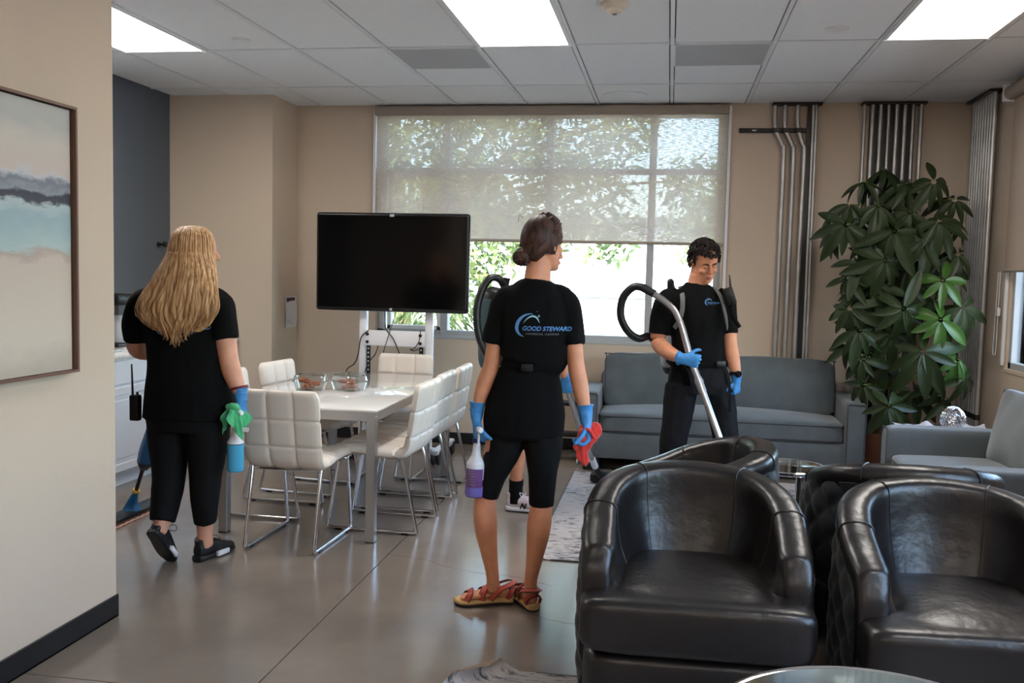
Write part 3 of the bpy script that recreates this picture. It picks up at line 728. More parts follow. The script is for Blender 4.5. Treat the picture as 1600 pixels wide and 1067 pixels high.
for x in (-2.325, -1.80):
    for y in (6.99, 7.45):
        bm = BM()
        for s in (-1, 1): lathe(bm, [(.02, -.012), (.05, -.012), (.056, -.006), (.056, .006), (.05, .012), (.02, .012)], (x+(.075 if x > -2 else -.075)+s*.02, y, .057), 20, Matrix.Rotation(PI/2, 3, 'Y'))
        obj('caster', bm, M['black_plastic'], t)
t = thing('screen', 'large black flat screen with rounded corners in front of the window', 'screen', (-2.08, 6.93, 1.18), wb=True)
bm = BM(); box(bm, -2.678, -1.478, 6.90, 6.955, 1.178, 1.925, .022, 4); obj('housing', bm, M['black_plastic'], t)
bm = BM(); box(bm, -2.66, -1.496, 6.8975, 6.903, 1.205, 1.905, .002, 1); obj('display', bm, M['screen'], t, False)
bm = BM(); box(bm, -2.095, -2.06, 6.896, 6.9, 1.895, 1.915, .001, 1); obj('camera_bar', bm, M['grey_plastic'], t, False)
bm = BM(); lathe(bm, [(.008, 0), (.011, 0), (.011, .002), (.008, .002)], (-2.078, 6.9, 1.198), 20, Matrix.Rotation(PI/2, 3, 'X')); obj('power_button', bm, M['grey_plastic'], t)
def cable(pts, label, r=.0045):
    bm = BM(); tube(bm, pts, r, 6, k=6); o = obj('cable', bm, M['black_plastic']); tag(o, label, 'cable', 'black cables on the screen stand')
cable([(-2.26, 6.93, 1.03), (-2.32, 6.93, .97), (-2.34, 6.93, .85), (-2.37, 6.93, .77), (-2.44, 6.93, .70), (-2.44, 6.93, .5)], 'black cable looping down past the left post of the stand')
cable([(-2.15, 6.99, 1.18), (-2.13, 6.95, 1.05), (-2.07, 6.93, .98), (-2.03, 6.93, .90), (-2.01, 6.93, .84), (-2.0, 6.93, .7)], 'black cable hanging from the screen, curving to the right')
cable([(-2.06, 6.99, 1.18), (-2.10, 6.93, 1.0), (-2.14, 6.93, .86), (-2.16, 6.93, .7)], 'thin black cable hanging straight down from the screen', .003)
cable([(-2.2, 6.99, .92), (-2.21, 6.95, .85), (-2.26, 6.94, .78), (-2.29, 6.94, .7)], 'short black cable below the crossbar of the stand')
cable([(-1.85, 6.93, 1.04), (-1.86, 6.93, .96), (-1.9, 6.93, .90), (-1.93, 6.93, .895), (-1.9, 6.93, .885), (-1.86, 6.94, .90)], 'small looped cable at the right end of the crossbar', .0035)

# ================================================================ conduits
t = thing('conduit_run', 'galvanised conduit pipes running down the wall right of the window', 'pipes', (1.0, YB, 0), wb=True)
yc = YB-.045
for (xt, xm, xb) in ((.792, .872, .872), (.868, .948, .948), (.967, 1.03, 1.025)):
    bm = BM(); tube(bm, [(xt, yc, CEIL-.005), (xt-.002, yc, 2.78), (xt+.012, yc, 2.68), (xm-.012, yc, 2.56), (xm, yc, 2.46), (xb, yc, 1.5), (xb, yc, .02)], .0185, 12, k=4); c = obj('conduit', bm, M['conduit'], t)
    bm = BM(); box(bm, xt-.024+.012, xt+.03+.008, yc-.026, yc+.02, 2.665, 2.70, .003, 1); obj('clamp', bm, M['dark_metal'], c, False)
for x in (1.098, 1.122):
    bm = BM(); tube(bm, [(x-.012, yc, CEIL-.005), (x-.01, yc, 2.5), (x, yc, .02)], .0125, 10, k=3); obj('conduit', bm, M['conduit'], t)
bm = BM(); box(bm, 1.045, 1.09, YB-.03, YB-.002, .02, 2.88); obj('back_channel', bm, M['dark_metal'], t, False)
bm = BM(); box(bm, .77, 1.15, YB-.09, YB-.002, CEIL-.02, CEIL-.004); obj('ceiling_slot', bm, M['dark_metal'], t, False)
t = thing('mounting_strut', 'short slotted metal strut fixed across the conduits near the ceiling', 'strut', (.79, YB, 2.66), wb=True)
bm = BM(); box(bm, .518, 1.07, YB-.025, YB-.003, 2.668, 2.703, .003, 1); obj('channel', bm, M['dark_metal'], t, False)
for k in range(8):
    bm = BM(); x = .55+k*.067; box(bm, x, x+.034, YB-.028, YB-.025, 2.679, 2.692, .001, 1); obj('slot', bm, M['black_plastic'] if k != 1 else M['chrome'], t, False)
t = thing('conduit_bank', 'bank of galvanised conduits on the back wall behind the tall plant', 'pipes', (1.69, YB, 0), wb=True)
for k in range(8):
    x = 1.475+k*.0605; r = .0165 if k % 3 else .013
    bm = BM(); tube(bm, [(x, YB-.05, CEIL-.005), (x, YB-.05, .02)], r, 12); c = obj('conduit', bm, M['conduit'], t)
    bm = BM(); tube(bm, [(x, YB-.05, .43+.01*(k % 2)), (x, YB-.05, .47+.01*(k % 2))], r+.005, 12); obj('coupling', bm, M['dark_metal'], c)
bm = BM(); box(bm, 1.52, 1.86, YB-.03, YB-.004, .02, 2.88); obj('back_channel', bm, M['dark_metal'], t, False)
bm = BM(); box(bm, 1.45, 1.93, YB-.10, YB-.003, CEIL-.02, CEIL-.004); obj('ceiling_slot', bm, M['dark_metal'], t, False)
t = thing('conduit_bank', 'bank of galvanised conduits on the right wall beside the window', 'pipes', (XR, 7.6, 0), wb=True)
for k in range(9):
    y = 7.385+k*.058
    bm = BM(); tube(bm, [(XR-.05, y, CEIL-.005), (XR-.05, y, .02)], .0185, 12); c = obj('conduit', bm, M['conduit'], t)
    bm = BM(); tube(bm, [(XR-.05, y, .49), (XR-.05, y, .53)], .0235, 12); obj('coupling', bm, M['dark_metal'], c)
bm = BM(); box(bm, XR-.10, XR-.003, 7.35, 7.90, CEIL-.02, CEIL-.004); obj('ceiling_slot', bm, M['dark_metal'], t, False)

# ================================================================ rugs
rg = bpy.data.materials.new('distressed_rug'); rg.use_nodes = True
n = rg.node_tree.nodes; l = rg.node_tree.links; p = n['Principled BSDF']; p.inputs['Roughness'].default_value = .95
tc = n.new('ShaderNodeTexCoord'); mp = n.new('ShaderNodeMapping'); mp.inputs['Scale'].default_value = (1.4, 5.5, 1); l.new(tc.outputs['Object'], mp.inputs[0])
na = n.new('ShaderNodeTexNoise'); na.inputs['Scale'].default_value = 9; na.inputs['Detail'].default_value = 9; na.inputs['Roughness'].default_value = .75; l.new(mp.outputs[0], na.inputs['Vector'])
nb = n.new('ShaderNodeTexNoise'); nb.inputs['Scale'].default_value = 1.6; nb.inputs['Detail'].default_value = 3; l.new(tc.outputs['Object'], nb.inputs['Vector'])
ad = n.new('ShaderNodeMath'); ad.operation = 'MULTIPLY_ADD'; ad.inputs[1].default_value = .55; l.new(nb.outputs['Fac'], ad.inputs[0]); l.new(na.outputs['Fac'], ad.inputs[2])
cr = n.new('ShaderNodeValToRGB'); e = cr.color_ramp.elements; e[0].position = .68; e[0].color = srgb(78, 84, 90); e[1].position = .76; e[1].color = srgb(184, 178, 176)
x_ = e.new(.72); x_.color = srgb(150, 148, 150)
l.new(ad.outputs[0], cr.inputs[0]); l.new(cr.outputs[0], p.inputs['Base Color'])
nc = n.new('ShaderNodeTexNoise'); nc.inputs['Scale'].default_value = 300; b_ = n.new('ShaderNodeBump'); b_.inputs['Strength'].default_value = .4; b_.inputs['Distance'].default_value = .003; l.new(nc.outputs['Fac'], b_.inputs['Height']); l.new(b_.outputs[0], p.inputs['Normal'])
M['rug'] = rg; M['rugback'] = mat('rug_backing', srgb(150, 128, 112), .95, vary=.2, bump=.4, bscale=200)
def rug(label, x0, x1, y0, y1, corner, curlr, z=.0005, th=.005):
    t = thing('area_rug', label, 'rug', (0, 0, 0), wb=True)
    nx, ny = 90, 90; bm = BM(); top = []; cx, cy, sx, sy = corner
    def P(x, y, dz):
        # curl the named corner up and over
        d = ((x-cx)*sx+(y-cy)*sy)/1.4142                    # distance past the diagonal fold line, >0 inside the corner
        if d <= 0: return V(x, y, z+dz+.002*noise.noise(V(x*2, y*2, 0)))
        ax = V(sx, sy, 0).normalized(); foot = V(x, y, 0)-ax*d
        a = d/curlr; rr = curlr-dz
        if a > PI*.8:
            e_ = d-curlr*PI*.8; a = PI*.8
        else: e_ = 0
        return foot+ax*(rr*math.sin(a)+e_*math.cos(a))+V(0, 0, z+curlr-rr*math.cos(a)+e_*math.sin(a)*.5)
    gx = lambda i: x0+(x1-x0)*(i/nx)**2.0
    gy = lambda j: (y0+(y1-y0)*(j/ny)**2.0) if sy < 0 else (y1-(y1-y0)*((ny-j)/ny)**2.0)
    g = [[[P(gx(i), gy(j), k*th) for j in range(ny+1)] for i in range(nx+1)] for k in (0, 1)]
    vs = [[[bm.verts.new(q) for q in r] for r in lay] for lay in g]
    for k in (0, 1):
        for i in range(nx):
            for j in range(ny):
                f = bm.faces.new((vs[k][i][j], vs[k][i+1][j], vs[k][i+1][j+1], vs[k][i][j+1])); f.material_index = 1-k
    for i in range(nx):
        for j in (0, ny): bm.faces.new((vs[0][i][j], vs[0][i+1][j], vs[1][i+1][j], vs[1][i][j])).material_index = 1
    for j in range(ny):
        for i in (0, nx): bm.faces.new((vs[0][i][j], vs[0][i][j+1], vs[1][i][j+1], vs[1][i][j])).material_index = 1
    obj('pile', bm, [M['rug'], M['rugback']], t)
    if sy < 0: B_ = [(x0+.10, y0, z+.003), (x1, y0, z+.003), (x1, y1, z+.003), (x0, y1, z+.003), (x0, y0+.10, z+.003)]
    else: B_ = [(x0, y1-.32, z+.003), (x0, y0, z+.003), (x1, y0, z+.003), (x1, y1, z+.003), (x0+.32, y1, z+.003)]
    bm = BM(); tube(bm, B_, .0045, 6); obj('edge_binding', bm, M['piping'], t)
rug('grey distressed-pattern area rug under the two rear leather armchairs', -.66, 2.15, 4.80, 7.05, (-.62, 4.84, -1, -1), .020)
rug('grey area rug at the bottom edge with a curled-up brown corner', -.76, 2.1, .9, 3.40, (-.63, 3.25, -1, 1), .040)

# ================================================================ glass tables
def glass_table(name, label, x, y, h, r, rleg):
    t = thing(name, label, 'table', (x, y, .006))
    gm = bpy.data.materials.get('table_clear') or mat('table_clear', (.75, .88, .84, 1), .03, trans=1, ior=1.45, vary=.01)
    bm = BM(); lathe(bm, [(.001, h-.010), (r-.012, h-.010), (r-.008, h-.006), (r-.012, h), (.001, h)], seg=64); obj('glass_top', bm, gm, t)
    bm = BM(); lathe(bm, [(r-.006, h-.016), (r, h-.02), (r+.006, h-.014), (r+.006, h-.002), (r, h+.003), (r-.006, h-.001)][::-1]+[(r-.006, h-.016)], seg=64); obj('rim', bm, M['chrome'], t)
    for a in (.7, 2.8, 4.9):
        bm = BM(); tube(bm, [((r-.02)*math.cos(a), (r-.02)*math.sin(a), h-.012), ((r-.03)*math.cos(a), (r-.03)*math.sin(a), h*.5), ((r-.03)*math.cos(a), (r-.03)*math.sin(a), .0)], rleg, 12); obj('leg', bm, M['chrome'], t)
    bm = BM(); tube(bm, [((r-.03)*math.cos(q*PI/24), (r-.03)*math.sin(q*PI/24), h*.35) for q in range(49)], .008, 8); obj('lower_ring', bm, M['chrome'], t)
    return t
glass_table('side_table', 'small round glass side table with chrome legs behind the rear leather armchair', .66, 5.13, .50, .20, .016)
glass_table('coffee_table', 'round glass coffee table with chrome rim at the bottom edge', .53, 2.19, .45, .40, .02)

# ================================================================ corner table, cloth, wire ball, plant
t = thing('corner_table', 'low dark corner table behind the loveseat arm', 'table', (1.78, 6.37, .006))
bm = BM(); box(bm, -.27, .27, -.25, .25, 0.515, .545, .006); obj('tabletop', bm, M['black_plastic'], t)
for sx in (-1, 1):
    for sy in (-1, 1): bm = BM(); box(bm, sx*.24-.02, sx*.24+.02, sy*.22-.02, sy*.22+.02, 0, .515); obj('leg', bm, M['black_plastic'], t, False)
bm = BM(); N = 46; g = []
for i in range(N+1):
    row = []
    for j in range(N+1):
        x = -.27+.54*i/N; y = -.2+.40*j/N
        e_ = max(abs(x)/.27, abs(y)/.20)
        zz = .553+.012*abs(noise.noise(V(x*14, y*14, 2)))*2+(.05*max(0, noise.noise(V(x*9+3, y*9, 5)))*(e_ > .5)*(e_-.5)*2)
        row.append(bm.verts.new(V(1.77+x*(1+.05*noise.noise(V(y*30, 0, 1))), 6.33+y*(1+.05*noise.noise(V(x*30, 3, 1))), zz)))
    g.append(row)
for i in range(N):
    for j in range(N): bm.faces.new((g[i][j], g[i+1][j], g[i+1][j+1], g[i][j+1]))
bmesh.ops.solidify(bm, geom=bm.faces[:], thickness=.003)
o = obj('lace_cloth', bm, M['doily']); tag(o, 'crumpled white lace cloth on the corner table behind the loveseat', 'cloth')
t = thing('wire_ball', 'silver woven wire ball on the white lace cloth', 'ornament', (1.80, 6.28, .64), wb=True)
bm = BM(); rnd = random.Random(5); c = V(1.80, 6.28, .640); rad = .075
for q in range(9):
    ax = V(rnd.gauss(0, 1), rnd.gauss(0, 1), rnd.gauss(0, 1)).normalized(); u = ax.orthogonal().normalized(); v = ax.cross(u)
    for o_ in (-.022, -.007, .008, .023):
        rr_ = math.sqrt(rad**2-o_**2)*(1+.02*(q % 3))
        P = [c+ax*o_+(u*math.cos(2*PI*k/32)+v*math.sin(2*PI*k/32))*rr_ for k in range(33)]
        tube(bm, P, .0026, 6)
obj('woven_bands', bm, M['chrome'], t)

t = thing('potted_plant', 'tall green umbrella plant with large fingered leaves in the corner', 'plant', (1.66, 7.45, 0), wb=True)
bm = BM(); lathe(bm, [(.001, .0), (.15, .0), (.19, .28), (.20, .36), (.185, .36), (.175, .32), (.001, .32)], (1.66, 7.45, 0), 28); obj('pot', bm, M['pot'], t)
rnd = random.Random(11)
def leafmesh(L=.2, W=.05, droop=.25, seed=0):
    bm = BM(); rows = []
    n_ = 8
    for i in range(n_+1):
        u = i/n_; w_ = W*math.sin(PI*min(1, u*.92+.06))**.8*(1-.15*u); z = -droop*L*u*u; y = L*u
        if i == n_: w_ = .002
        rows.append([(-w_, y, z+.35*w_), (-w_*.5, y, z+.10*w_), (0, y, z-.05*w_), (w_*.5, y, z+.10*w_), (w_, y, z+.35*w_)])
    vs = [[bm.verts.new(p) for p in r] for r in rows]
    for i in range(n_):
        for j in range(4): bm.faces.new((vs[i][j], vs[i][j+1], vs[i+1][j+1], vs[i+1][j]))
    me = shared('leaf', bm, M['leaf'], True); return me
LM = [leafmesh(.22, .035, d) for d in (.15, .4, .65)]
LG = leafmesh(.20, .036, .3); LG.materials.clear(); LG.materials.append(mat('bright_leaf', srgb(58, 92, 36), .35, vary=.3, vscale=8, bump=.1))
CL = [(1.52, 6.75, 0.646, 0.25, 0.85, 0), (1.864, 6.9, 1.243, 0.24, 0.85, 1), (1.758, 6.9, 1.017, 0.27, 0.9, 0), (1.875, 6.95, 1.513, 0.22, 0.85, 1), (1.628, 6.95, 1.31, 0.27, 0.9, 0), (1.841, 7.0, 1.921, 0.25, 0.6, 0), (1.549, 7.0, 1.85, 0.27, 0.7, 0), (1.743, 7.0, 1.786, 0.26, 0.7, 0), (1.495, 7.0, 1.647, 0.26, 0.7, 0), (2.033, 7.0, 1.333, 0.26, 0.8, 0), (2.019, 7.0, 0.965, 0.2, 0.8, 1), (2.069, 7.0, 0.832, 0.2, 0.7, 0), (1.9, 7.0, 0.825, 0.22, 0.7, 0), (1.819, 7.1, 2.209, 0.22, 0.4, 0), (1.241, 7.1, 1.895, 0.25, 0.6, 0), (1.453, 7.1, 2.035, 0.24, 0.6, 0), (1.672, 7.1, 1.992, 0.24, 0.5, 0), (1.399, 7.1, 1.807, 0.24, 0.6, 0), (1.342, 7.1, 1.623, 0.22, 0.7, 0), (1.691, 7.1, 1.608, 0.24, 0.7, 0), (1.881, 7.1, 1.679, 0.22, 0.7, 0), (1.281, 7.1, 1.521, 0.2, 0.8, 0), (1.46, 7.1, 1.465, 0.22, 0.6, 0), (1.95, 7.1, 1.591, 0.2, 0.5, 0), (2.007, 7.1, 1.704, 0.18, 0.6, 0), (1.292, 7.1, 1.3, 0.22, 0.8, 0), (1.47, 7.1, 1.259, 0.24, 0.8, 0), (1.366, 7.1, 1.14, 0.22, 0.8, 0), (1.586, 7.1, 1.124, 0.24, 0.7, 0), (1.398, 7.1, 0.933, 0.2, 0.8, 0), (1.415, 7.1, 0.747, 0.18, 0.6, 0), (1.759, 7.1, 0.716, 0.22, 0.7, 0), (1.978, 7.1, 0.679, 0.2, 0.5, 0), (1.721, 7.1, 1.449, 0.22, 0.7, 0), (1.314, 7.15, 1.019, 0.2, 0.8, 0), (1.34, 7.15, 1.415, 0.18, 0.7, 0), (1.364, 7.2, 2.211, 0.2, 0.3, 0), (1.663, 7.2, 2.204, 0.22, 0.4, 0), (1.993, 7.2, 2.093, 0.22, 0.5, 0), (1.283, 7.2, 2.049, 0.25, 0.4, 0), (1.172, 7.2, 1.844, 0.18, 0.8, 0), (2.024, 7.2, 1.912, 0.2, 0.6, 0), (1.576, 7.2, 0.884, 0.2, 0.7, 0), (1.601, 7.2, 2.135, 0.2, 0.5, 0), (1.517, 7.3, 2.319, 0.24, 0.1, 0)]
stems = BM()
trunkx = [(1.62, 7.42), (1.70, 7.47), (1.66, 7.40)]
for k, (x, y) in enumerate(trunkx):
    bm = BM(); P = [(x, y, .3), (x+.03*math.sin(k), y+.02, .8), (x-.04*math.cos(k*2), y, 1.3), (x+.05*math.sin(k*3), y-.02, 1.8), (x-.1+.08*k, y-.03, 2.25)]
    tube(bm, P, [.02, .018, .016, .012, .007], 10, k=4); obj('trunk', bm, M['stem'], t)
cnt = 0; extra = BM()
base = parent_loc(t)
for (x, y, z, L, tilt, bright) in CL:
    c = V(x, y, z); core = V(1.66+.05*math.sin(z*5), 7.45, max(.4, z-.16))
    tube(stems, [tuple(core), tuple((core+c)/2+V(0, 0, .06)), tuple(c)], [.007, .005, .0035], 6, k=3)
    out = (c-V(1.66, 7.55, z-.08)); out = out.normalized() if out.length > .01 else V(0, -1, 0)
    axis = (V(0, 0, 1)*(1-tilt)+V(out.x*.9, -abs(out.y)-.45, .0)*tilt+V(rnd.uniform(-.4, .4), rnd.uniform(-.3, .2), rnd.uniform(-.25, .3))).normalized()
    u = axis.orthogonal().normalized(); v = axis.cross(u); ph = rnd.uniform(0, 6)
    nl = rnd.choice((6, 7, 8)) if L < .24 else 8
    for k in range(nl):
        a = ph+2*PI*k/nl+rnd.uniform(-.15, .15)
        d = (u*math.cos(a)+v*math.sin(a)); el = rnd.uniform(-.05, .35)
        d = (d*math.cos(el)-axis*math.sin(el)+V(0, 0, -.5)).normalized()
        nz_ = (axis-d*axis.dot(d)).normalized(); xx = d.cross(nz_)
        s = L/.2*rnd.uniform(.62, 1.15)
        mt = Matrix(((xx.x, d.x, nz_.x, 0), (xx.y, d.y, nz_.y, 0), (xx.z, d.z, nz_.z, 0), (0, 0, 0, 1))) @ Matrix.Scale(s, 4)
        pos = c+d*.02
        if cnt < 300:
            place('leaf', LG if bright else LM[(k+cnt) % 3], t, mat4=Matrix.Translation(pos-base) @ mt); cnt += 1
        else:
            vv = bmesh.ops.create_grid(extra, x_segments=2, y_segments=4, size=.5)['verts']
            for q in vv:
                u0 = q.co.y+.5; w0 = .072*math.sin(PI*min(1, u0*.9+.08)); q.co = V(q.co.x*w0, u0*.2, -.06*u0*u0)
                q.co = mt @ q.co + pos
obj('leaf_stalks', stems, M['leafstem'], t, stuff=True)
if len(extra.verts): obj('inner_leaves', extra, M['leaf'], t, True, stuff=True)

# ================================================================ left side: painting, kitchen
pm = bpy.data.materials.new('abstract_painting'); pm.use_nodes = True
n = pm.node_tree.nodes; l = pm.node_tree.links; p = n['Principled BSDF']; p.inputs['Roughness'].default_value = .5
ge = n.new('ShaderNodeTexCoord'); sp = n.new('ShaderNodeSeparateXYZ'); l.new(ge.outputs['Object'], sp.inputs[0])
mp = n.new('ShaderNodeMapping'); mp.inputs['Scale'].default_value = (1, 1, 2.2); l.new(ge.outputs['Object'], mp.inputs[0])
nz = n.new('ShaderNodeTexNoise'); nz.inputs['Scale'].default_value = 4.5; nz.inputs['Detail'].default_value = 8; nz.inputs['Roughness'].default_value = .65; l.new(mp.outputs[0], nz.inputs['Vector'])
ma = n.new('ShaderNodeMath'); ma.operation = 'MULTIPLY_ADD'; ma.inputs[1].default_value = .17; l.new(nz.outputs['Fac'], ma.inputs[0]); l.new(sp.outputs['Z'], ma.inputs[2])
cr = n.new('ShaderNodeValToRGB'); l.new(ma.outputs[0], cr.inputs[0]); e = cr.color_ramp.elements
e[0].position = .08; e[0].color = srgb(178, 165, 150); e[1].position = 1; e[1].color = srgb(176, 176, 172)
for ps, c_ in ((.22, (205, 192, 176)), (.36, (202, 188, 172)), (.50, (198, 182, 168)), (.53, (176, 158, 146)), (.55, (172, 190, 188)), (.66, (150, 174, 180)), (.70, (176, 190, 192)), (.715, (54, 58, 70)), (.745, (44, 48, 60)), (.76, (140, 146, 156)), (.79, (112, 116, 128)), (.815, (192, 192, 196)), (.83, (198, 184, 174)), (.93, (196, 188, 178))):
    q = e.new(ps); q.color = srgb(*c_)
l.new(cr.outputs[0], p.inputs['Base Color'])
bp = n.new('ShaderNodeBump'); bp.inputs['Strength'].default_value = .3; bp.inputs['Distance'].default_value = .003; l.new(nz.outputs['Fac'], bp.inputs['Height']); l.new(bp.outputs[0], p.inputs['Normal'])
t = thing('framed_painting', 'large abstract landscape painting in a thin brown frame on the left wall', 'painting', (XL+.02, 2.6, 1.08))
fmv = mat('frame_brown', srgb(112, 84, 70), .5, bump=.1)
bm = BM(); box(bm, -.014, .012, -.63, .655, .012, .985); obj('canvas', bm, pm, t, False)
for b in ((-.018, .028, -.665, .68, 0, .010), (-.018, .028, -.665, .68, .990, 1.0), (-.018, .028, -.665, -.655, .01, .99), (-.018, .028, .670, .68, .01, .99)):
    bm = BM(); box(bm, *b); obj('frame_rail', bm, fmv, t, False)
bm = BM(); box(bm, -.018, -.004, -.655, .670, .01, .99); obj('shadow_gap', bm, M['black_plastic'], t, False)
# base cabinets with counter
XF = -3.56
t = thing('base_cabinet', 'white kitchen base cabinet with raised-panel door below the drawer', 'cabinet', (XF, 5.4, 0), wb=True)
bm = BM(); box(bm, XK+.005, XF, 4.2, 7.37, .10, .868); obj('body', bm, M['cab'], t, False)
bm = BM(); box(bm, XK+.005, XF-.06, 4.2, 7.37, 0, .10); obj('toe_kick', bm, M['cab'], t, False)
for k in range(5):
    y0 = 4.22+k*.63; y1 = y0+.61
    def panel(name, z0, z1):
        bm = BM(); box(bm, XF, XF+.018, y0, y1, z0, z1, .003, 1); d = obj(name, bm, M['cab'], t, False)
        if name == 'door':
            bm = BM()
            i_ = .055
            for b in ((y0, y0+i_, z0, z1), (y1-i_, y1, z0, z1), (y0+i_, y1-i_, z0, z0+i_), (y0+i_, y1-i_, z1-i_, z1)): box(bm, XF+.016, XF+.026, *b, .003, 1)
            obj('rail_frame', bm, M['cab'], d, False)
            bm = BM(); box(bm, XF+.012, XF+.025, y0+i_+.03, y1-i_-.03, z0+i_+.03, z1-i_-.03, .008, 2); obj('raised_panel', bm, M['cab'], d, False)
    panel('drawer_front', .70, .855); panel('door', .12, .685)
bm = BM(); box(bm, XK+.005, XF+.03, 4.2, 7.385, .87, .905, .006); o = obj('countertop', bm, mat('counter_white', srgb(214, 210, 206), .3, vary=.12, vscale=30)); tag(o, 'pale stone kitchen countertop on the white base cabinets', 'countertop')
t = thing('sink', 'stainless steel sink rim set in the kitchen counter', 'sink', (-3.86, 5.5, .905), wb=True)
bm = BM()
for b in ((-4.08, -3.62, 5.15, 5.20), (-4.08, -3.62, 5.78, 5.83), (-4.08, -4.03, 5.2, 5.78), (-3.67, -3.62, 5.2, 5.78)): box(bm, b[0], b[1], b[2], b[3], .9052, .925, .004, 1)
obj('rim', bm, M['steel'], t)
bm = BM(); box(bm, -4.03, -3.67, 5.2, 5.78, .9052, .908); obj('bowl', bm, M['steel'], t, False)
bm = BM(); tube(bm, [(-4.06, 5.5, .925), (-4.06, 5.5, 1.15), (-4.03, 5.5, 1.22), (-3.95, 5.5, 1.24), (-3.88, 5.5, 1.20), (-3.87, 5.5, 1.14)], .012, 10, k=4); obj('faucet', bm, M['black_plastic'], t)
t = thing('coffee_maker', 'black coffee maker with glass jug on the kitchen counter', 'coffee maker', (-3.9, 6.2, .905), wb=True)
bm = BM(); box(bm, -4.05, -3.80, 6.05, 6.30, .906, .93, .006); obj('base', bm, M['black_plastic'], t)
bm = BM(); box(bm, -4.05, -3.95, 6.05, 6.30, .93, 1.20, .01); obj('column', bm, M['black_plastic'], t)
bm = BM(); box(bm, -4.05, -3.80, 6.05, 6.30, 1.20, 1.28, .02); obj('brew_head', bm, M['black_plastic'], t)
bm = BM(); lathe(bm, [(.001, .935), (.06, .935), (.07, .98), (.065, 1.05), (.045, 1.1), (.05, 1.13)], (-3.87, 6.17, 0), 20); obj('glass_jug', bm, M['grey_plastic'], t)
bm = BM(); tube(bm, [(-3.81, 6.17, 1.09), (-3.76, 6.17, 1.07), (-3.76, 6.17, 1.0), (-3.8, 6.17, .97)], .008, 8, k=3); obj('jug_handle', bm, M['black_plastic'], t)
t = thing('electric_kettle', 'small black electric kettle beside the coffee maker', 'kettle', (-3.9, 6.62, .905), wb=True)
bm = BM(); lathe(bm, [(.001, .907), (.085, .907), (.09, .93), (.075, 1.05), (.06, 1.1), (.05, 1.11), (.001, 1.115)], (-3.88, 6.6, 0), 24); obj('body', bm, M['black_plastic'], t)
bm = BM(); tube(bm, [(-3.82, 6.55, 1.10), (-3.77, 6.5, 1.13), (-3.75, 6.48, 1.04), (-3.79, 6.52, .96)], .01, 8, k=4); obj('handle', bm, M['black_plastic'], t)
t = thing('wall_hook', 'small dark metal hook on the slate-blue wall near the corner', 'hook', (XK, 7.2, 1.66), wb=True)
bm = BM(); lathe(bm, [(.02, 0), (.022, .006), (.012, .01), (.012, .05), (.024, .055), (.024, .07), (.001, .072)], (XK+.002, 7.2, 1.66), 16, Matrix.Rotation(PI/2, 3, 'Y')); obj('peg', bm, M['black_plastic'], t)
# wall cabinet whose edge peeps out behind the near wall
t = thing('wall_cabinet', 'narrow edge of a pale wall cabinet beside the end of the near left wall', 'cabinet', (-3.95, 5.3, 1.4), wb=True)
bm = BM(); box(bm, XK+.003, -3.84, 4.4, 5.78, 1.32, 2.32, .004, 1); obj('body', bm, M['cab'], t, False)
bm = BM(); box(bm, -3.84, -3.822, 4.41, 5.08, 1.33, 2.31, .004, 1); obj('door', bm, M['cab'], t, False)
bm = BM(); box(bm, -3.84, -3.822, 5.10, 5.77, 1.33, 2.31, .004, 1); obj('door', bm, M['cab'], t, False)
# notice taped to the alcove side wall
t = thing('paper_notice', 'white paper notice with a dark red picture taped to the alcove wall', 'notice', (-3.245, 7.77, .97), wb=True)
bm = BM(); N = 10; r0 = []
for k in range(N+1):
    z = .975+.27*k/N; b_ = .012*math.sin(k/N*3)*(1-k/N)
    r0.append([V(-3.246+b_+.001, 7.66, z), V(-3.246+b_*1.6+.001, 7.89, z), V(-3.2455+b_*1.6+.0025, 7.89, z), V(-3.2455+b_+.0025, 7.66, z)])
rings(bm, r0); obj('sheet', bm, mat('paper', srgb(214, 214, 216), .8, bump=.05), t, False)
pmred = mat('print_red', srgb(96, 34, 44), .7, vary=.6, vscale=30, col2=srgb(50, 52, 88)); pmg = mat('print_grey', srgb(150, 150, 156), .8, vary=.1)
bm = BM(); box(bm, -3.243, -3.2415, 7.68, 7.86, 1.15, 1.235); obj('printed_picture', bm, pmred, t, False)
for k in range(9):
    bm = BM(); z = 1.135-.0155*k; y0 = 7.68 if k % 4 else 7.74; box(bm, -3.2415+.010*math.sin(2)*k/14, -3.2400+.010*k/14, y0, 7.75+.11*((k*37 % 7)/7), z-.004, z); obj('text_line', bm, pmg, t, False)
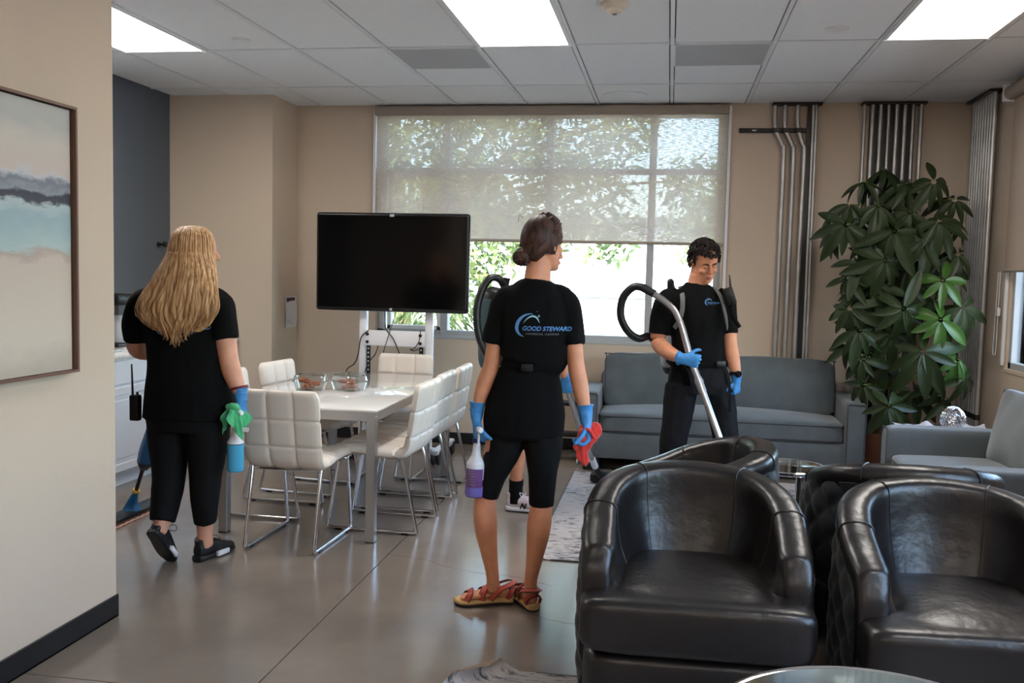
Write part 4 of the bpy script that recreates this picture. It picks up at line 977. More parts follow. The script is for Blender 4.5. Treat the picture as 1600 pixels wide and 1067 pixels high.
# ================================================================ people
def frame(o, f, up=(0, 0, 1)):
    """matrix whose y axis looks along f and whose z axis is near up"""
    f = V(*f).normalized(); s = f.cross(V(*up)).normalized(); u = s.cross(f).normalized()
    return Matrix(((s.x, f.x, u.x, o[0]), (s.y, f.y, u.y, o[1]), (s.z, f.z, u.z, o[2]), (0, 0, 0, 1)))
def xform(vs, M4):
    for v in vs: v.co = M4 @ v.co
def head(bm, c, f, up=(0, 0, 1), s=1.0, male=False):
    """a head with brow, nose, lips, chin and ears; f is where it looks. returns its matrix"""
    T = frame(c, f, up) @ Matrix.Scale(s, 4)
    j = 1.08 if male else 1.0
    rows = [(-.118, .020*j, .072, .028), (-.110, .034*j, .083, .006), (-.092, .046*j, .088, -.026), (-.066, .056*j, .087, -.055), (-.035, .064, .087, -.075), (-.01, .069, .086, -.088),
            (.02, .073, .088, -.097), (.05, .074, .085, -.099), (.08, .067, .074, -.088), (.102, .050, .048, -.064), (.114, .028, .02, -.038), (.118, .008, .0, -.018)]
    Q = catmull(rows, 3); rs = []
    for z, w_, yf, yb in Q:
        r = []
        for a in range(28):
            q = 2*PI*a/28; cx = math.cos(q); sy = math.sin(q)
            yy = (yf+yb)/2+(yf-yb)/2*math.copysign(abs(sy)**.9, sy)
            xx = w_*math.copysign(abs(cx)**.85, cx)
            # eye hollows
            if sy > 0.55: yy -= .010*math.exp(-((abs(xx)-.031)/.014)**2-((z-.004)/.013)**2)
            r.append(V(xx, yy, z))
        rs.append(r)
    vs = rings(bm, rs)
    vs += tube(bm, [(0, .080, .022), (0, .092, .0), (0, .104, -.022), (0, .104, -.030)], [.007, .0075, .010, .010], 10, k=3, round_ends=True)
    for s_ in (-1, 1):
        vs += ball(bm, (s_*.010, .094, -.032), (.0075, .009, .006), 8)
        vs += ball(bm, (s_*.030, .078, .021), (.020, .011, .007), 8)                 # brow
        vs += ball(bm, (s_*.040, .068, -.028), (.020, .018, .018), 8)                # cheek
        vs += ball(bm, (s_*.075, -.006, -.004), (.008, .018, .031), 10, Matrix.Rotation(s_*.35, 3, 'Z') @ Matrix.Rotation(-.15, 3, 'X'))
        vs += ball(bm, (s_*.073, -.002, -.030), (.006, .009, .010), 8)
    vs += ball(bm, (0, .088, -.058), (.021, .010, .0065), 10); vs += ball(bm, (0, .087, -.070), (.018, .010, .0075), 10)
    vs += ball(bm, (0, .078, -.098), (.022*j, .014, .015), 10)
    vs += tube(bm, [(0, -.02, -.03), (0, -.035, -.12), (0, -.045, -.17)], .054*(1.1 if male else .93), 18)
    xform(vs, T); return T
def eyes(parent, T, dark='dark_hair', closed=False):
    for s_ in (-1, 1):
        bm = BM(); xform(ball(bm, (s_*.031, .0735, .000), (.0115, .0095, .0050), 10), T); obj('eye', bm, bpy.data.materials.get('eye_white') or mat('eye_white', srgb(200, 192, 186), .3, bump=.01), parent)
        bm = BM(); xform(ball(bm, (s_*.031, .0810, -.0015), (.0050, .003, .0035), 8), T); obj('iris', bm, M['dark_hair'], parent)
        bm = BM(); vs = limb(bm, [(s_*.031-.015, .0785, .001, .003, .003), (s_*.031, .0830, .0065, .0075, .005), (s_*.031+.015, .0785, .001, .003, .003)], (0, 1, 0), 8, 4); xform(vs, T); obj('eyelid', bm, M['skin_tan'], parent)
        bm = BM(); vs = tube(bm, [(s_*.014, .090, .020), (s_*.030, .089, .027), (s_*.047, .079, .022)], [.0035, .004, .0018], 8, k=4, round_ends=True); xform(vs, T); obj('eyebrow', bm, M[dark], parent)
    bm = BM(); vs = ball(bm, (0, .0965, -.064), (.019, .0045, .0022), 8); vs += ball(bm, (0, .0955, -.0585), (.017, .0045, .0040), 8); vs += ball(bm, (0, .0945, -.0705), (.015, .0050, .0045), 8); xform(vs, T)
    obj('lips', bm, bpy.data.materials.get('lip') or mat('lip', srgb(160, 92, 84), .45, bump=.02), parent)
def hand(bm, wrist, d, n, curl=(.5, .7, .5), s=1.0, thumb=1, spread=.06, tcurl=.5, curls=None):
    """a hand: wrist point, finger direction d, palm normal n; thumb=+1/-1 picks the thumb's side"""
    d = V(*d).normalized(); n = V(*n); n = (n-d*n.dot(d)).normalized(); side = d.cross(n).normalized()*thumb
    w_ = V(*wrist)
    P = lambda a, b, c: tuple(w_+(d*a+side*b+n*c)*s)
    lat = tuple(side)
    spec = [P(-.035, 0, 0)+(.034*s, .031*s), P(.005, 0, 0)+(.034*s, .026*s), P(.045, .001, -.001)+(.038*s, .017*s), P(.08, 0, -.002)+(.041*s, .014*s), P(.094, -.001, -.002)+(.036*s, .010*s)]
    limb(bm, spec, lat, 18, 3, 2.4)
    limb(bm, [P(.02, .018, .008)+(.014*s, .012*s), P(.05, .026, .010)+(.016*s, .013*s), P(.07, .026, .006)+(.01*s, .008*s)], lat, 12, 3)       # thumb mound
    for k, (b, L) in enumerate(((.030, .074), (.010, .082), (-.011, .077), (-.031, .060))):
        c = curls[k] if curls else curl
        ang = 0; p = V(*P(.088-.004*abs(k-1), b, -.002)); pts = [tuple(w_+(d*.06+side*b-n*.002)*s), tuple(p)]
        sp = side*(spread*(1.5-k)/1.5)
        for q, fr in enumerate((.44, .31, .25)):
            ang += c[q]; dd = (d*math.cos(ang)+n*math.sin(ang)+sp*math.cos(ang)).normalized(); p = p+dd*L*fr*s; pts.append(tuple(p))
        tube(bm, pts, [.0095*s, .0098*s, .0090*s, .0083*s, .0068*s], 10, k=3, round_ends=True)
    p = V(*P(.028, .026, .006)); pts = [tuple(V(*P(.01, .012, .004))), tuple(p)]; ang = .2
    for L, a in ((.042, .25), (.032, tcurl), (.026, tcurl)):
        ang += a; dd = (d*.72+side*.70*math.cos(ang)+n*math.sin(ang)*.9).normalized(); p = p+dd*L*s; pts.append(tuple(p))
    tube(bm, pts, [.012*s, .0125*s, .0115*s, .0100*s, .0080*s], 10, k=3, round_ends=True)
def glove(parent, wrist, d, n, cuffdir, cl=1.0, **k):
    bm = BM(); hand(bm, wrist, d, n, **k); w_ = V(*wrist); c = V(*cuffdir).normalized()
    me = fuse(bm, .0034, 2, .0011, 70)
    o = obj('glove', me, M['glove'], parent)
    bm = BM(); lat = V(*n).cross(c).normalized()
    a = [w_+c*t*cl for t in (-.01, .02, .045, .06)]
    limb(bm, [tuple(a[0])+(.031, .026), tuple(a[1])+(.034, .029), tuple(a[2])+(.038, .033), tuple(a[3])+(.043, .038)], tuple(lat), 20, 3, caps=True)
    for v in bm.verts: v.co += V(noise.noise(v.co*60), noise.noise(v.co*60+V(9, 0, 0)), noise.noise(v.co*50+V(0, 9, 0)))*.004
    obj('cuff', bm, M['glove'], o)
    return o
def shoe(parent, T, upper, sole, midsole=None, laces=None, L=.27, patch=None):
    s = L/.27
    bm = BM(); limb(bm, [(0, -.004, .055, .018, .02), (0, .004, .055, .030, .036), (0, .05, .060, .036, .044), (0, .11, .058, .038, .042), (0, .16, .047, .043, .034), (0, .21, .038, .045, .025), (0, .25, .032, .036, .019), (0, .268, .028, .012, .010)], (1, 0, 0), 22, 4, 2.3)
    limb(bm, [(0, .045, .05, .034, .05), (0, .04, .085, .034, .048), (0, .026, .124, .032, .040)], (1, 0, 0), 22, 3)
    me = fuse(bm, .005, 4); me.transform(T @ Matrix.Scale(s, 4)); o = obj('shoe', me, upper, parent)
    bm = BM(); vs = limb(bm, [(0, -.012, .019, .014, .016), (0, .0, .018, .034, .018), (0, .06, .017, .039, .016), (0, .12, .015, .038, .014), (0, .19, .014, .049, .013), (0, .25, .016, .040, .012), (0, .276, .020, .014, .010)], (1, 0, 0), 22, 4, 3); xform(vs, T @ Matrix.Scale(s, 4)); obj('sole', bm, midsole or sole, o)
    bm = BM(); vs = limb(bm, [(0, -.010, .004, .012, .004), (0, .0, .004, .032, .004), (0, .06, .004, .037, .004), (0, .19, .004, .047, .004), (0, .27, .007, .02, .004)], (1, 0, 0), 22, 4, 3); xform(vs, T @ Matrix.Scale(s, 4)); obj('outsole', bm, sole, o)
    if laces:
        bm = BM()
        for k in range(5):
            y = .10+.022*k; z = .103-.012*k; xform(tube(bm, [(-.022, y, z-.012), (0, y-.004, z), (.022, y+.004, z-.012)], .003, 6, k=3), T @ Matrix.Scale(s, 4))
        for s_ in (-1, 1): xform(tube(bm, [(0, .10, .105), (s_*.03, .085, .125), (s_*.06, .09, .12), (s_*.055, .105, .10), (s_*.01, .10, .103)], .0022, 6, k=5), T @ Matrix.Scale(s, 4))
        obj('laces', bm, laces, o)
    return o
def project(me_src, shirt, T, depth, off=.0015):
    """lay flat artwork (x,z plane, facing -y) onto the shirt's surface, as a print"""
    bvh = BVHTree.FromPolygons([v.co for v in shirt.data.vertices], [p.vertices for p in shirt.data.polygons])
    base = shirt.matrix_world.translation if False else parent_loc(shirt)
    nd = (T.to_3x3() @ V(0, 1, 0)).normalized(); bad = 0
    for v in me_src.vertices:
        p = T @ v.co; hit = bvh.ray_cast(p-base-nd*.4, nd, .8)
        if hit[0] is not None: v.co = hit[0]-nd*off
        else: v.co = p-base+nd*depth; bad += 1
def text_mesh(body, size, shear=0.0, bold=.0, spacing=1.0):
    cu = bpy.data.curves.new('t', 'FONT'); cu.body = body; cu.size = size; cu.shear = shear; cu.offset = bold; cu.space_character = spacing; cu.resolution_u = 3
    o = bpy.data.objects.new('t', cu); COL.objects.link(o); me = bpy.data.meshes.new_from_object(o.evaluated_get(bpy.context.evaluated_depsgraph_get()))
    bpy.data.objects.remove(o)
    bm = BM(); bm.from_mesh(me); bmesh.ops.triangulate(bm, faces=bm.faces[:])
    for _ in range(2): bmesh.ops.subdivide_edges(bm, edges=[e for e in bm.edges if e.calc_length() > size*.12], cuts=1)
    bmesh.ops.triangulate(bm, faces=bm.faces[:])
    for v in bm.verts: v.co = V(v.co.x, 0, v.co.y)
    bm.to_mesh(me); bm.free(); return me
def arc_mesh(pts, k=8):
    """crescent through (x,z,halfwidth)"""
    Q = catmull(pts, k); bm = BM(); prev = None
    for i, (x, z, w_) in enumerate(Q):
        a = V(*Q[max(i-1, 0)][:2]); b = V(*Q[min(i+1, len(Q)-1)][:2]); t = (b-a).normalized(); n_ = V(-t.y, t.x)
        row = [bm.verts.new((x+n_.x*w_*s_, 0, z+n_.y*w_*s_)) for s_ in (-1, -.33, .33, 1)]
        if prev:
            for j in range(3): bm.faces.new((prev[j], prev[j+1], row[j+1], row[j]))
        prev = row
    me = bpy.data.meshes.new('arc'); bm.to_mesh(me); bm.free(); return me
M['print_blue'] = mat('print_blue', srgb(92, 146, 206), .8, bump=.02); M['print_teal'] = mat('print_teal', srgb(150, 202, 212), .8, bump=.02)
M['print_grey'] = mat('print_silver', srgb(120, 124, 132), .8, bump=.02)
def logo(shirt, T, s=1.0, full=True):
    """blue crescent emblem with the firm's name; unit: metres at s=1 for a back print about 0.24 m wide"""
    Sx = Matrix.Scale(s, 4)
    def put(name, me, m, dx=0, dz=0):
        me.transform(Matrix.Translation((dx, 0, dz))); project(me, shirt, T @ Sx, .0)
        me.materials.clear(); o = bpy.data.objects.new(name, me); me.name = name; me.materials.append(m); COL.objects.link(o); o.parent = shirt
    put('emblem_crescent', arc_mesh([(-.062, -.052, .001), (-.090, -.036, .006), (-.104, -.005, .010), (-.094, .035, .0095), (-.065, .065, .006), (-.03, .078, .003), (-.012, .076, .0008)]), M['print_blue'])
    put('emblem_arc', arc_mesh([(-.066, .024, .0006), (-.045, .050, .003), (-.015, .065, .0045), (.010, .056, .004), (.026, .028, .0006)]), M['print_teal'])
    if full:
        bm = BM()
        for (x, z, r) in ((.021, .066, .009), (.010, .092, .004)):
            c = bm.verts.new((x, 0, z)); rim = [bm.verts.new((x+(r if k % 2 == 0 else r*.28)*math.sin(k*PI/4), 0, z+(r if k % 2 == 0 else r*.28)*math.cos(k*PI/4))) for k in range(8)]
            for k in range(8): bm.faces.new((c, rim[k], rim[(k+1) % 8]))
        me = bpy.data.meshes.new('star'); bm.to_mesh(me); bm.free(); put('emblem_star', me, M['print_teal'])
    put('lettering', text_mesh('GOOD STEWARD', .0345, .25, .0006, .98), M['print_blue'], -.073, -.016)
    put('small_lettering', text_mesh('COMMERCIAL CLEANING', .0145, .15, 0, 1.14), M['print_grey'], -.052, -.040)

def person(label, loc): return thing('person', label, 'person', loc, wb=True)

# ---------------------------------------------------------------- B: dark-haired woman, centre, seen from behind
yb = 4.05
B = person('dark-haired woman with a low bun seen from behind, in black with red sandals', (-.62, yb, 0))
bm = BM()
limb(bm, [(-.605, yb, .82, .155, .11), (-.60, yb, .95, .155, .11), (-.582, yb, 1.08, .118, .095), (-.572, yb, 1.2, .135, .105), (-.568, yb, 1.33, .15, .10), (-.567, yb, 1.40, .125, .072), (-.565, yb, 1.44, .075, .055), (-.560, yb+.01, 1.49, .052, .050), (-.553, yb+.02, 1.55, .048, .048)])
limb(bm, [(-.62, yb, 1.385, .042, .042), (-.692, yb, 1.375, .044, .044), (-.73, yb, 1.25, .043, .045), (-.752, yb-.02, 1.10, .036, .038), (-.782, yb-.02, 1.01, .037, .036), (-.808, yb-.03, .91, .025, .028), (-.812, yb-.03, .875, .018, .018)])
limb(bm, [(-.50, yb, 1.385, .042, .042), (-.442, yb, 1.372, .042, .042), (-.405, yb, 1.25, .040, .044), (-.383, yb-.02, 1.11, .037, .039), (-.362, yb-.03, 1.02, .037, .036), (-.338, yb-.05, .925, .026, .028), (-.332, yb-.05, .885, .018, .018)])
limb(bm, [(-.69, yb, .88, .08, .09), (-.70, yb, .74, .078, .085), (-.75, yb, .57, .053, .058), (-.770, yb, .50, .049, .052), (-.766, yb-.012, .38, .052, .056), (-.752, yb+.015, .25, .038, .042), (-.738, yb+.035, .14, .029, .034), (-.735, yb+.045, .07, .031, .038)])
limb(bm, [(-.52, yb, .88, .08, .09), (-.517, yb, .74, .078, .085), (-.52, yb, .57, .053, .058), (-.52, yb, .49, .049, .053), (-.527, yb-.012, .38, .053, .058), (-.545, yb+.01, .24, .038, .043), (-.562, yb+.03, .13, .029, .035), (-.562, yb+.04, .07, .031, .04)])
FT = {}
def barefoot(bm, T):
    vs = limb(bm, [(0, -.002, .050, .016, .014), (0, .01, .050, .027, .024), (0, .05, .055, .031, .030), (0, .10, .050, .034, .024), (0, .15, .043, .039, .018), (0, .19, .038, .040, .013), (0, .205, .036, .034, .010)], (1, 0, 0), 18, 4)
    for k in range(5): x = -.030+.015*k; vs += ball(bm, (x, .214-.006*abs(k-1), .037), (.0075, .018, .009), 8)
    xform(vs, T)
lf = frame((-.665, yb+.075, 0), (-.93, -.30, 0)); rf = frame((-.545, yb+.0, 0), (-.50, .86, 0))
barefoot(bm, lf); barefoot(bm, rf)
TB = head(bm, (-.548, yb+.03, 1.625), (.52, .85, -.03), s=.97)
obj('body', fuse(bm, .0055, 5), M['skin_tan'], B)
bm = BM()
limb(bm, [(-.607, yb, .79, .176, .128), (-.604, yb, .90, .176, .133), (-.590, yb, 1.03, .146, .118), (-.580, yb, 1.09, .130, .108), (-.573, yb, 1.125, .150, .125), (-.570, yb, 1.22, .155, .125), (-.569, yb, 1.33, .165, .117), (-.567, yb, 1.40, .152, .096), (-.565, yb, 1.44, .108, .076), (-.562, yb+.004, 1.466, .068, .062)], seg=28)
limb(bm, [(-.62, yb, 1.395, .06, .055), (-.695, yb, 1.375, .063, .064), (-.730, yb, 1.28, .058, .062), (-.750, yb-.01, 1.185, .057, .060)])
limb(bm, [(-.50, yb, 1.395, .06, .055), (-.44, yb, 1.375, .061, .063), (-.408, yb, 1.28, .053, .060), (-.398, yb-.01, 1.195, .050, .058)])
shirtB = obj('t_shirt', fuse(bm, .0065, 5, .006, 11), M['shirt'], B)
logo(shirtB, Matrix.Translation((-.552, yb-.13, 1.268)) @ Matrix.Rotation(.02, 4, 'Z'), .75)
bm = BM()
limb(bm, [(-.605, yb, .93, .15, .11), (-.606, yb, .84, .168, .122), (-.606, yb, .78, .168, .115)], seg=28)
limb(bm, [(-.685, yb, .86, .088, .10), (-.692, yb, .74, .085, .09), (-.738, yb, .61, .063, .068), (-.768, yb, .508, .055, .059)])
limb(bm, [(-.525, yb, .86, .088, .10), (-.518, yb, .74, .085, .09), (-.519, yb, .61, .063, .068), (-.52, yb, .478, .055, .060)])
obj('leggings', fuse(bm, .0065, 4, .0025, 16), M['legging'], B)
def ring_band(name, c, rl, rd, h, m, parent, tilt=(0, 0, 1), lat=(1, 0, 0), th=.004, arc=1.0):
    bm = BM(); T = frame(c, V(*tilt).cross(V(*lat)) if True else 0, tilt); n = 56; rs = []
    for k in range(n+1 if arc < 1 else n):
        a = 2*PI*arc*k/n; p = V(rl*math.cos(a), rd*math.sin(a), 0); o_ = V(math.cos(a), math.sin(a), 0)
        rs.append([T @ (p+V(0, 0, -h/2)), T @ (p+o_*th+V(0, 0, -h/2)), T @ (p+o_*th+V(0, 0, h/2)), T @ (p+V(0, 0, h/2))])
    rings(bm, rs, loop=(arc == 1.0)); return obj(name, bm, m, parent)
be = ring_band('belt', (-.579, yb, 1.098), .131, .111, .024, M['belt'], B)
bm = BM(); box(bm, -.605, -.555, yb-.128, yb-.112, 1.082, 1.114, .004); obj('buckle', bm, M['black_plastic'], be)
glove(B, (-.813, yb-.03, .868), (.04, -.02, -1), (.95, .15, .1), (.06, .05, 1), curl=(1.0, 1.05, .6), thumb=1, tcurl=.5)
glove(B, (-.330, yb-.055, .880), (.12, -.1, -1), (-.9, -.2, 0), (-.12, .1, 1), curl=(.9, 1.0, .6), thumb=-1, tcurl=.45)
# sandals
M['sandal_red'] = mat('rust_leather', srgb(168, 66, 50), .6, vary=.15, bump=.2); M['sandal_tan'] = mat('tan_midsole', srgb(196, 160, 108), .7, vary=.1)
for T in (lf, rf):
    bm = BM(); vs = limb(bm, [(0, -.018, .022, .014, .014), (0, -.006, .022, .032, .015), (0, .05, .023, .036, .013), (0, .12, .020, .038, .012), (0, .18, .019, .047, .012), (0, .225, .020, .042, .011), (0, .252, .024, .014, .009)], (1, 0, 0), 22, 4, 3); xform(vs, T); sd = obj('sandal', bm, M['sandal_tan'], B)
    bm = BM(); vs = limb(bm, [(0, -.016, .007, .012, .006), (0, -.004, .007, .031, .0065), (0, .06, .007, .035, .0065), (0, .18, .007, .046, .0065), (0, .225, .008, .040, .006), (0, .25, .012, .014, .006)], (1, 0, 0), 22, 4, 3); xform(vs, T); obj('outsole', bm, M['rubber'], sd)
    for P, r in (([(-.037, .20, .028), (-.034, .185, .052), (0, .175, .063), (.034, .185, .052), (.037, .20, .028)], .013), ([(-.034, .13, .028), (-.030, .125, .062), (0, .11, .080), (.030, .125, .062), (.034, .13, .028)], .014),
                 ([(-.033, .09, .03), (-.040, .05, .075), (-.030, .0, .095), (0, -.022, .098), (.030, .0, .095), (.040, .05, .075), (.033, .09, .03)], .011), ([(-.036, .10, .06), (0, .085, .105), (.036, .10, .06)], .011), ([(-.03, .012, .03), (-.03, -.005, .06), (0, -.016, .075), (.03, -.005, .06), (.03, .012, .03)], .010)):
        bm = BM(); vs = tube(bm, P, r, 10, k=6, flat=1.0)
        # flatten straps: thin across the foot's surface
        me = bm
        cen = V(0, .1, .045)
        for v in vs:
            pass
        bm.free(); bm = BM(); Q = [V(*q) for q in catmull(P, 8)]; rs = []
        for i, q in enumerate(Q):
            t_ = (Q[min(i+1, len(Q)-1)]-Q[max(i-1, 0)]).normalized(); o_ = (q-V(0, q.y*.8+.01, .03)); o_ = (o_-t_*o_.dot(t_)).normalized(); s_ = t_.cross(o_)
            rs.append([T @ (q+o_*a+s_*b) for a, b in ((0, -r), (.004, -r*.9), (.005, 0), (.004, r*.9), (0, r), (-.002, 0))])
        rings(bm, rs); st = obj('strap', bm, M['sandal_red'], sd)
        bm = BM()
        for sg in (-1, 1): tube(bm, [tuple(T @ (T.inverted() @ ((rr[0] if sg < 0 else rr[4])+(rr[2]-rr[5])*.3))) for rr in rs], .0022, 6)
        obj('trim', bm, M['rubber'], st)
# hair
def scalp(bm, T, grow=.012, cut=None):
    vs = ball(bm, (0, -.010, .022), (.074+grow, .096+grow, .096+grow), 22); xform(vs, T); return vs
def hair_cap(T, grow, keep):
    """thick shell over the skull; keep(local point) says where hair grows"""
    bm = BM(); vs = ball(bm, (0, -.008, .018), (.075+grow, .097+grow, .101+grow), 26)
    for v in vs:
        if not keep(v.co): v.co = V(v.co.x*.80, v.co.y*.80-.002, .018+(v.co.z-.018)*.80)
    xform(vs, T); return bm
bm = hair_cap(TB, .012, lambda p: p.y < .055+.3*max(0, p.z) and p.z > -.05-.5*max(0, -p.y)*0 and not (p.y > .01 and p.z < .0))
# nape and sides sweep down to the bun
limb(bm, [tuple(TB @ V(-.0, -.055, -.01))+(.075, .05), tuple(TB @ V(0, -.075, -.045))+(.060, .042), tuple(TB @ V(-.0, -.09, -.075))+(.035, .03)], tuple(TB.to_3x3() @ V(1, 0, 0)), 20, 4)
rnd = random.Random(4)
for k in range(120):
    a = rnd.uniform(-1, 1); e0 = rnd.uniform(.0, 1)
    st = V(math.sin(a*1.5)*.070, .062*math.cos(a*1.5)*(1-e0)+.02, .105-.05*abs(a)-.01*e0)
    R_ = V(.088*a*1.02, -.03, .03+rnd.uniform(-.02, .03)); R_ = V(R_.x, R_.y, R_.z)
    def surf(p, g=.0135):
        q = p-V(0, -.008, .018); f = math.sqrt((q.x/(.075+g))**2+(q.y/(.097+g))**2+(q.z/(.101+g))**2); return V(0, -.008, .018)+q/f
    end = V(rnd.uniform(-.02, .02)-.01, -.10, -.055)
    mid1 = surf(st.lerp(R_, .6)+V(0, 0, .01)); mid2 = surf(R_.lerp(end, .55))
    tube(bm, [tuple(TB @ q) for q in (surf(st), mid1, mid2, end)], [.0035, .0055, .005, .003], 6, k=5)
bc = TB @ V(-.020, -.112, -.062)
for k in range(16):
    a = rnd.uniform(0, 6.28); ax = frame(bc, (rnd.gauss(0, .5), -1, rnd.gauss(0, .5))); r = rnd.uniform(.018, .034)
    tube(bm, [tuple(ax @ V(r*math.cos(a+q*.55), rnd.uniform(-.012, .012), r*math.sin(a+q*.55))) for q in range(10)], [.004]+[.010]*8+[.003], 8, k=3)
ball(bm, tuple(bc), (.035, .03, .033), 14)
for k in range(10):     # loose wisps
    p = TB @ V(rnd.uniform(-.07, .07), rnd.uniform(-.08, .06), .11); q = p+V(rnd.uniform(-.02, .03), 0, rnd.uniform(.0, .015)); r = q+V(rnd.uniform(-.03, .03), 0, -.03)
    tube(bm, [tuple(p), tuple(q), tuple(r)], .0012, 5, k=4)
for v in bm.verts: pass
obj('hair', bm, M['brown_hair'], B, label='dark brown hair in a loose low bun')
bm = BM(); ball(bm, tuple(TB @ V(.080, -.002, -.044)), .004, 8); obj('earring', bm, M['chrome'], B)

def spray_bottle(label, x, y, z0, liquid, lvl, lab=False, ang=0, s=1.0, tilt=0):
    t = thing('spray_bottle', label, 'spray bottle', (x, y, z0), ang, 'held spray bottles')
    t.rotation_euler = (0, tilt, ang)
    def prof(a, b):
        P = [(.001, 0), (.036, 0), (.041, .005), (.042, .02), (.042, .135), (.040, .150), (.030, .166), (.022, .180), (.018, .20), (.0155, .235), (.0155, .240)]
        Q = []
        for i in range(len(P)-1):
            (r0, z0_), (r1, z1_) = P[i], P[i+1]
            for k in range(4): f = k/4; Q.append((r0+(r1-r0)*f, z0_+(z1_-z0_)*f))
        Q.append(P[-1]); R_ = [q for q in Q if a <= q[1] <= b]; return R_
    bm = BM(); P = prof(lvl, 1); P = [(.001, P[0][1])]+P+[(.001, .2405)]; lathe(bm, P, seg=28); obj('bottle_body', bm, M['bottle'], t)
    bm = BM(); P = prof(0, lvl); lathe(bm, P+[(.001, lvl)], seg=28); obj('cleaner', bm, liquid, t)
    bm = BM(); lathe(bm, [(.015, .238), (.0195, .239), (.0195, .258), (.014, .262)], seg=24); obj('collar', bm, M['cap_blue'], t)
    bm = BM(); limb(bm, [(0, 0, .258, .012, .013), (0, 0, .275, .012, .014), (0, -.002, .292, .013, .018)], seg=14); box(bm, -.012, .012, -.055, .03, .290, .316, .006); lathe(bm, [(.009, 0), (.011, .003), (.011, .014), (.006, .016)], (0, -.054, .303), 14, Matrix.Rotation(PI/2, 3, 'X')); sh = obj('sprayer_head', bm, M['white_plastic'], t)
    bm = BM(); tube(bm, [(0, -.022, .291), (0, -.034, .272), (0, -.032, .25), (0, -.04, .232)], [.006, .006, .005, .004], 8, k=4, round_ends=True); obj('trigger', bm, M['white_plastic'], sh)
    if lab:
        bm = BM(); rs = []
        for k in range(15):
            a = math.radians(-178+k*9); rs.append([V(math.cos(a)*r, math.sin(a)*r, z) for r, z in ((.0425, .045), (.0432, .045), (.0432, .128), (.0425, .128))])
        rings(bm, rs); lb = obj('paper_label', bm, M['label_purple'], t)
        bm = BM()
        for k in range(6):
            z = .118-.012*k; rs = []
            for q in range(8): a = math.radians(-172+q*9+(k % 3)*6); rs.append([V(math.cos(a)*r, math.sin(a)*r, zz) for r, zz in ((.0432, z), (.0436, z), (.0436, z+.003), (.0432, z+.003))])
            rings(bm, rs)
        obj('label_print', bm, M['print_grey'], lb, stuff=True)
    t.scale = (s, s, s)
    return t
spray_bottle('clear spray bottle of purple cleaner in the dark-haired woman\'s left hand', -.813, yb-.045, .512, M['liq_purple'], .055, True, .4, tilt=.03)
M['cloth_red_in'] = M['cloth_red']
def drape(bm, pts, folds=4, seed=0, amp=.3, seg=48):
    """hanging crumpled cloth: rows (x,y,z,half width, half depth)"""
    Q = catmull(pts, 8); rs = []
    for i, q in enumerate(Q):
        ring = []
        for a in range(seg):
            th = 2*PI*a/seg; f = 1+amp*math.sin(folds*th+i*.06+seed)+amp*.5*math.sin((folds+3)*th-i*.1+seed*2)+.12*noise.noise(V(math.cos(th)*2, math.sin(th)*2, i*.25+seed))
            ring.append(V(q[0]+q[3]*math.cos(th)*f, q[1]+q[4]*math.sin(th)*f, q[2]+.006*math.sin(2*th+seed)))
        rs.append(ring)
    return rings(bm, rs)
bm = BM()
drape(bm, [(-.312, yb-.06, .868, .008, .008), (-.314, yb-.062, .862, .030, .022), (-.316, yb-.065, .835, .044, .030), (-.320, yb-.07, .80, .042, .030), (-.334, yb-.07, .765, .030, .024), (-.340, yb-.07, .730, .026, .020), (-.334, yb-.07, .700, .026, .022), (-.330, yb-.07, .690, .012, .010)], 3, 1.0, .13)
tube(bm, [(-.350, yb-.098, .79), (-.345, yb-.105, .835), (-.315, yb-.105, .845), (-.290, yb-.10, .81)], [.005, .009, .010, .006], 10, k=5, round_ends=True)
limb(bm, [(-.355, yb-.085, .80, .006, .015), (-.366, yb-.085, .765, .010, .012), (-.370, yb-.08, .75, .003, .004)], (1, 0, 0), 12, 4)
o = obj('cleaning_cloth', fuse(bm, .0035, 3, .007, 32), M['cloth_red']); tag(o, 'bunched red microfibre cloth in the dark-haired woman\'s right hand', 'cloth')

# ---------------------------------------------------------------- A: blonde woman, left, seen from behind
ya = 4.35
A = person('blonde long-haired woman seen from behind, in black with black sneakers', (-2.36, ya, 0))
bm = BM()
limb(bm, [(-2.35, ya, .76, .21, .145), (-2.355, ya, .9, .195, .135), (-2.365, ya, 1.02, .18, .125), (-2.378, ya, 1.15, .175, .125), (-2.39, ya, 1.27, .18, .12), (-2.395, ya, 1.35, .165, .10), (-2.385, ya, 1.40, .10, .075), (-2.36, ya+.01, 1.44, .058, .056), (-2.335, ya+.02, 1.50, .052, .052)])
limb(bm, [(-2.24, ya, 1.34, .06, .06), (-2.19, ya, 1.30, .064, .064), (-2.165, ya, 1.2, .056, .058), (-2.135, ya-.01, 1.05, .048, .050), (-2.108, ya-.02, .97, .047, .046), (-2.068, ya-.03, .885, .033, .034), (-2.06, ya-.03, .86, .020, .020)])
limb(bm, [(-2.54, ya, 1.33, .06, .06), (-2.60, ya, 1.29, .064, .064), (-2.63, ya, 1.18, .056, .058), (-2.645, ya+.03, 1.075, .052, .050), (-2.62, ya+.12, 1.045, .043, .046), (-2.59, ya+.24, 1.02, .031, .034), (-2.58, ya+.275, 1.015, .020, .020)], (0, 0, 1))
limb(bm, [(-2.45, ya, .80, .10, .11), (-2.455, ya, .62, .095, .10), (-2.452, ya-.01, .45, .072, .078), (-2.446, ya-.05, .34, .064, .070), (-2.446, ya-.08, .25, .048, .052), (-2.448, ya-.10, .20, .038, .044), (-2.450, ya-.12, .17, .034, .038)])
